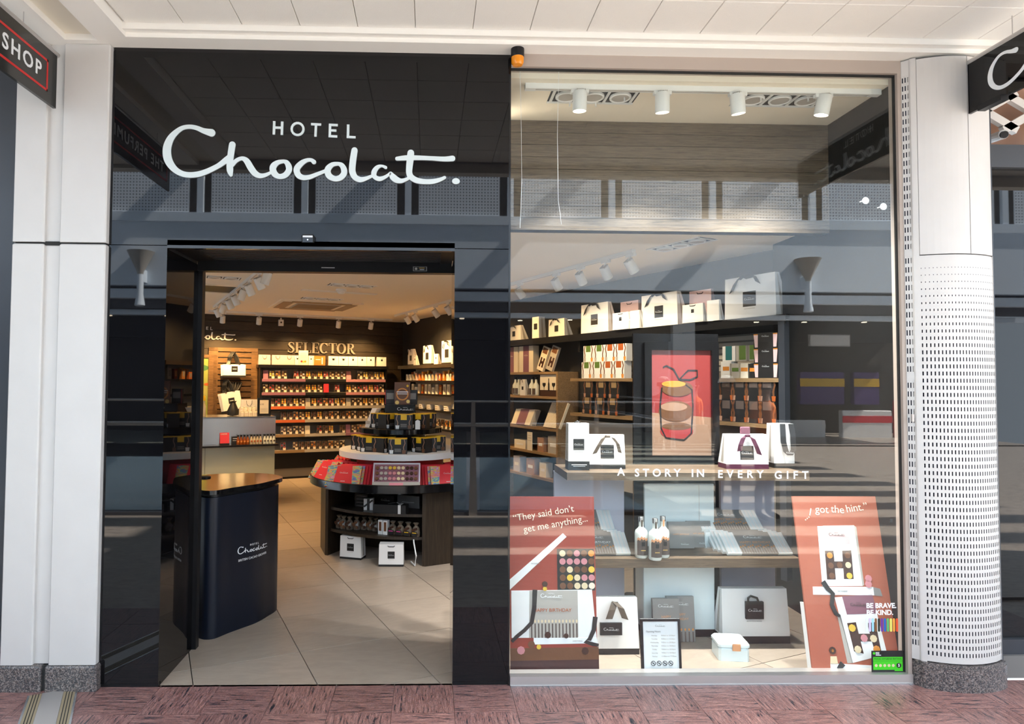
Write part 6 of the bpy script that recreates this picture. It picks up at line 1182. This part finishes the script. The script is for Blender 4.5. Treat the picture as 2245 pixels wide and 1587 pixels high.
for s in (-.09, .09): MB().prismxz([(s-.002, .06), (s+.002, .06), (s+.004, .10), (s+.03, .125), (s+.03, .15), (s-.03, .15), (s-.03, .125), (s-.004, .10)], -.0015, -.0005).build('printed_glass', 'black_card', t)
for i in range(3): t = thing('sleeve_box', ORD[i]+' cream box with mauve sleeve from the front on the oak shelving', 'box', rl_(4.30-.03*i, .29-.05*i, 1.085+.012), 0, 'sleeved boxes on the oak shelving'); t.rotation_euler = (-.4, 0, RWA); MB().box(-.20, .20, 0, .03, .0, .19).build('box_body', 'cream_card', t); MB().box(-.09, .09, -.001, .031, -.001, .191).build('mauve_sleeve', 'mauve_card', t)
t = thing('striped_box', 'cream striped box with dark square leaning on the oak shelving', 'box', rl_(4.92, .29, 1.085+.0125), 0); t.rotation_euler = (-.42, 0, RWA); MB().box(-.15, .15, 0, .03, 0, .30).build('box_body', 'cream_card', t); MB().box(-.02, .14, -.001, 0, .18, .29).build('dark_square', 'grey_card', t)
for k in range(14): MB().box(-.145+k*.021, -.142+k*.021, -.0006, 0, .002, .298).build('printed_stripe', 'brown_strip', t)
t = carton('price_card', .10, .21, .006, 'cream_card', 'tall cream price card on the oak shelving', 'card', rl_(rs2(1161, 985)[0], .30, .81), RWA)
for k in range(3): MB().box(-.035, .035, -.001, 0, .17-k*.03, .175-k*.03).build('print_line', 'grey_strip', t)
for i, (px, w_, h_, m_, z_) in enumerate(((1135, .24, .10, 'cream_card', .81), (1180, .12, .16, 'tan_art', .81), (1208, .20, .19, 'grey_strip', .81), (1128, .14, .18, 'lilac_panel', .53), (1158, .16, .18, 'tan_art', .53), (1185, .13, .16, 'cream_card', .53))): t = carton('shelf_box', w_, h_, .09, m_, ORD[i % 3]+' box from the left on the '+('fourth' if z_ > .7 else 'lowest')+' oak shelf', 'box', rl_(rs2(px, 990)[0], .27, z_), RWA); MB().box(-w_*.3, w_*.3, -.001, 0, h_*.4, h_*.6).build('box_label', 'white_card', t)
# second bay: drinking-flake boxes
UCn = unit('wall_shelving', 'dark wall shelving with pale and black cocoa boxes left of the framed picture', 5.28, 6.22, .30, (1.64, 1.28), 'wood_oak', .3, 1.98, 'black_card', side=False)
for k in range(7): MB().box(.0, .94, .262, .27, 1.68+k*.045, 1.705+k*.045).build('wall_slat', 'grey_plinth', UCn)
MB().box(0, .94, .12, .14, .55, 1.20).build('front_panel', 'grey_strip', UCn)
def sachet(loc, rz, m, lab, label, w=.155, h=.165, dark=False, group=None):
    t = thing('cocoa_box', label, 'box', loc, rz, group); MB().box(-w/2, w/2, 0, .09, 0, h).build('box_body', m, t); MB().box(-.036, .036, -.001, 0, h*.62, h).build('box_label', lab, t)
    for s in (-1, 1): MB().band([(s*.05, h), (s*.066, h*.75), (s*.052, h*.45), (s*.055, h*.25)], .007, -.0008, 0).build('printed_stream', 'choc_milk', t); MB().prismxz([(s*.055-.013, .004), (s*.055+.013, .004), (s*.055+.017, h*.25), (s*.055-.017, h*.25)], -.001, 0).build('printed_cup', ('choc_orange' if not dark else 'rust_card') if s > 0 else ('grey_strip' if not dark else 'tan_art'), t)
    return t
for i in range(4):
    s = rs2(1284+i*23.5, 828)[0]; lb2 = ('green_card', 'green_card', 'rust_card', 'rust_card')[i]
    sachet(rl_(s, .29, 1.64), RWA, 'white_card', lb2, ORD[i]+' white cocoa box from the left, lower row left of the framed picture', group='white cocoa boxes'); sachet(rl_(s+.03, .29, 1.806), RWA, 'white_card', lb2, ORD[i]+' white cocoa box from the left, upper row left of the framed picture', group='white cocoa boxes')
for i in range(3):
    s = rs2(1285+i*28, 908)[0]
    for j in range(2): sachet(rl_(s+.02*j, .29, 1.28+.166*j), RWA, 'black_card', 'yellow_card' if False else 'brown_strip', ORD[i]+' black cocoa box from the left, '+('lower' if j == 0 else 'upper')+' row left of the framed picture', dark=True, group='black cocoa boxes on the wall')
# third bay, right of the framed picture
UDn = unit('wall_shelving', 'grey wall shelving with cup boxes right of the framed picture', 6.95, 7.74, .30, (1.64, 1.30), 'wood_oak', .3, 2.0, 'grey_plinth', side=False)
MB().box(.79, .84, -.01, .29, .2, 2.05).build('end_post', 'dark_frame', UDn)
for k in range(6): MB().box(.0, .79, .262, .27, 1.70+k*.05, 1.735+k*.05).build('wall_slat', 'grey_strip', UDn)
for j in range(3):
    s = rs2(1677, 828)[0]; z = 1.64+.112*j; t = carton('cup_box', .20, .111, .10, 'black_card', 'black box with printed pink cups, '+('bottom', 'middle', 'top')[j]+' of the stack right of the framed picture', 'box', rl_(s, .29, z), RWA, 'cup boxes')
    put('lettering', logo(.06, 'vinyl_white', .0003), t, (0, -.0012, .088))
    for q_ in (-1, 1): MB().prismxz([(q_*.078-.012, .006), (q_*.078+.012, .006), (q_*.082+.018, .10), (q_*.082-.018, .10)], -.001, 0).build('printed_cup', 'pink_pale', t); MB().box(q_*.082-.018, q_*.082+.018, -.0014, -.001, .098, .106).build('cup_lid', 'choc_orange', t)
for i, (px, w_, h_, m_, z_, l) in enumerate(((1590, .10, .13, 'white_card', 1.64, 'white box with a printed cup'), (1610, .10, .115, 'grey_strip', 1.64, 'grey printed box'), (1630, .10, .115, 'cream_card', 1.64, 'cream box with a round picture'), (1647, .07, .11, 'black_card', 1.64, 'narrow black box'))): t = carton('shelf_box', w_, h_, .07, m_, l+' on the shelf right of the framed picture', 'box', rl_(rs2(px, 828)[0], .29, z_), RWA); MB().box(-w_*.3, w_*.3, -.001, 0, h_*.45, h_*.7).build('box_label', 'green_card' if i == 1 else 'choc_orange', t)
for i, (px, m_, l) in enumerate(((1592, 'teal_card', 'teal fronted box'), (1622, 'grey_strip', 'pale box with green leaves'), (1645, 'grey_strip', 'grey box with printed text'))):
    t = carton('shelf_box', .12, .12, .07, 'white_card' if i == 0 else m_, l+' in the upper row right of the framed picture', 'box', rl_(rs2(px, 800)[0], .27, 1.772), RWA); MB().box(-.03, .03, -.001, 0, .01, .12).build('box_label', m_ if i == 0 else 'green_card', t)
for j in range(2):
    for i in range(4): s = rs2(1590+i*30, 900)[0]; sachet(rl_(s, .29, 1.30+.166*j), RWA, 'black_card', 'label_brown', ORD[i]+' black cocoa box from the left, '+('lower' if j == 0 else 'upper')+' row right of the framed picture', w=.13, dark=True, group='black cocoa boxes right of the picture')
# ============================================================ PASSERS-BY on the walkway (mirrored in the window)
mat('skin_brown', (.30, .15, .09), .5); mat('skin_fair', (.55, .33, .25), .5); mat('hair_dark', (.02, .012, .008), .5); mat('cloth_orange', (.70, .16, .02), .7); mat('cloth_navy', (.03, .04, .08), .8); mat('cloth_dark', (.02, .02, .025), .8); mat('cloth_green', (.05, .09, .06), .8); mat('cap_white', (.80, .80, .78), .7)
def person(label, loc, rz, hgt, skin, top, legs, hair, female=False, cap=False, arms='bent'):
    """standing figure from a skinned skeleton; faces -y before turning"""
    k = hgt/1.75; J = {}; E = []
    def j(n, x, y, z, r, par=None): J[n] = (len(J), (x*k, y*k, z*k), r*k); par and E.append((J[par][0], J[n][0]))
    sw = .17 if female else .19
    j('pelvis', 0, 0, .96, .14); j('waist', 0, 0, 1.10, .115, 'pelvis'); j('chest', 0, .01, 1.30, .135, 'waist'); j('neck0', 0, .01, 1.45, .07, 'chest'); j('neck', 0, 0, 1.52, .052, 'neck0'); j('jaw', 0, -.015, 1.585, .066, 'neck'); j('head', 0, -.005, 1.66, .088, 'jaw'); j('crown', 0, 0, 1.72, .066, 'head')
    for s, n in ((-1, 'l'), (1, 'r')):
        j(n+'sh', s*sw, .01, 1.42, .058, 'neck0'); fx = arms == 'bent' or (arms == 'phone' and s > 0)
        j(n+'el', s*(sw+.05), .03, 1.13, .042, n+'sh')
        if fx: j(n+'wr', s*(sw-.05), -.20, 1.20, .029, n+'el'); hd = (s*(sw-.09), -.27, 1.24)
        else: j(n+'wr', s*(sw+.06), -.03, .88, .029, n+'el'); hd = (s*(sw+.05), -.05, .81)
        j(n+'pa', *hd, .032, n+'wr')
        for q in range(4): d = (hd[0]+(q-1.5)*.017, hd[1]-.05 if fx else hd[1]-.01, hd[2]+.01 if fx else hd[2]-.06); j('%sf%d' % (n, q), *d, .010, n+'pa'); j('%sg%d' % (n, q), d[0], d[1]-(.02 if fx else .012), d[2]-.02, .008, '%sf%d' % (n, q))
        j(n+'th', hd[0]-s*.035, hd[1]-.02, hd[2]+.01, .011, n+'pa')
        j(n+'hip', s*.085, 0, .90, .10, 'pelvis'); j(n+'kn', s*.095, -.01, .50, .062, n+'hip'); j(n+'cf', s*.098, .02, .33, .055, n+'kn'); j(n+'an', s*.10, .03, .08, .04, n+'cf'); j(n+'to', s*.115, -.12, .035, .034, n+'an')
    me = bpy.data.meshes.new('body'); me.from_pydata([v[1] for v in J.values()], E, []); o = bpy.data.objects.new('tmp', me); C.objects.link(o)
    md = o.modifiers.new('s', 'SKIN'); o.modifiers.new('u', 'SUBSURF').levels = 1
    for n, (i, c, r) in J.items(): sv = me.skin_vertices[0].data[i]; sv.radius = (r*(1.15 if n in ('chest', 'waist', 'pelvis') else 1), r*(.78 if n in ('chest', 'waist', 'pelvis') else 1)); sv.use_root = n == 'pelvis'
    m2 = bpy.data.meshes.new_from_object(o.evaluated_get(bpy.context.evaluated_depsgraph_get())); bpy.data.objects.remove(o); m2.name = 'body'
    m2.materials.clear(); [m2.materials.append(MT[q]) for q in (skin, top, legs, 'cloth_dark')]
    for p in m2.polygons:
        z = p.center.z/k; x = abs(p.center.x/k); y = p.center.y/k
        p.material_index = 3 if z < .085 else 2 if z < .99 and x < .22 and y > -.15 else 0 if z > 1.49 or (x > sw+.012 and z < 1.27) or y < -.13 else 1; p.use_smooth = True
    t = thing('person', label, 'person', loc, rz); put('body', m2, t)
    H0 = 1.66*k
    hb = MB().lathe([(.0, .115*k), (.05*k, .108*k), (.085*k, .07*k), (.097*k, .02*k), (.095*k, -.03*k)], 20); hb.v = [(x, y*1.1+.012, z+H0) for x, y, z in hb.v]; hb.build('hair', hair, t, smooth=True)
    if female: MB().tube([(0, .085*k, H0+.03), (0, .12*k, H0-.10*k), (0, .12*k, H0-.26*k), (0, .10*k, H0-.40*k)], [.07*k, .095*k, .10*k, .05*k], 12).build('long_hair', hair, t, smooth=True)
    if cap: cpb = MB().lathe([(0, .125*k), (.06*k, .115*k), (.095*k, .07*k), (.102*k, .03*k)], 20); cpb.v = [(x, y*1.1+.01, z+H0) for x, y, z in cpb.v]; cpb.build('cap_crown', 'cap_white', t, smooth=True); MB().prism([(-.075*k, -.06*k), (.075*k, -.06*k), (.06*k, -.17*k), (0, -.19*k), (-.06*k, -.17*k)], H0+.035*k, H0+.045*k).build('cap_peak', 'cap_white', t)
    for s in (-1, 1): MB().lathe([(0, -.011), (.009, -.006), (.011, 0), (.009, .006), (0, .011)], 8).build('eye', 'vinyl_white', t, (s*.033*k, -.088*k, H0)); MB().lathe([(0, -.022), (.008, -.012), (.012, .01), (.006, .024), (0, .026)], 8).build('ear', skin, t, (s*.092*k, .01, H0-.015))
    MB().hexa([(-.013, -.115*k, H0-.035*k), (.013, -.115*k, H0-.035*k), (.012, -.08*k, H0-.035*k), (-.012, -.08*k, H0-.035*k)], [(-.006, -.092*k, H0+.015*k), (.006, -.092*k, H0+.015*k), (.006, -.08*k, H0+.015*k), (-.006, -.08*k, H0+.015*k)]).build('nose', skin, t); MB().box(-.024, .024, -.092*k, -.08*k, H0-.068*k, H0-.058*k).build('mouth', 'choc_pink', t)
    return t
person('person in an orange top with long dark hair, mirrored right of the framed picture', (3.95, -4.12, 0), math.pi-.5, 1.64, 'skin_fair', 'cloth_orange', 'cloth_dark', 'hair_dark', female=True, arms='down')
pc = person('person in a white cap and navy top, mirrored beside the orange top', (3.50, -4.10, 0), math.pi+.1, 1.66, 'skin_brown', 'cloth_navy', 'cloth_dark', 'hair_dark', cap=True)
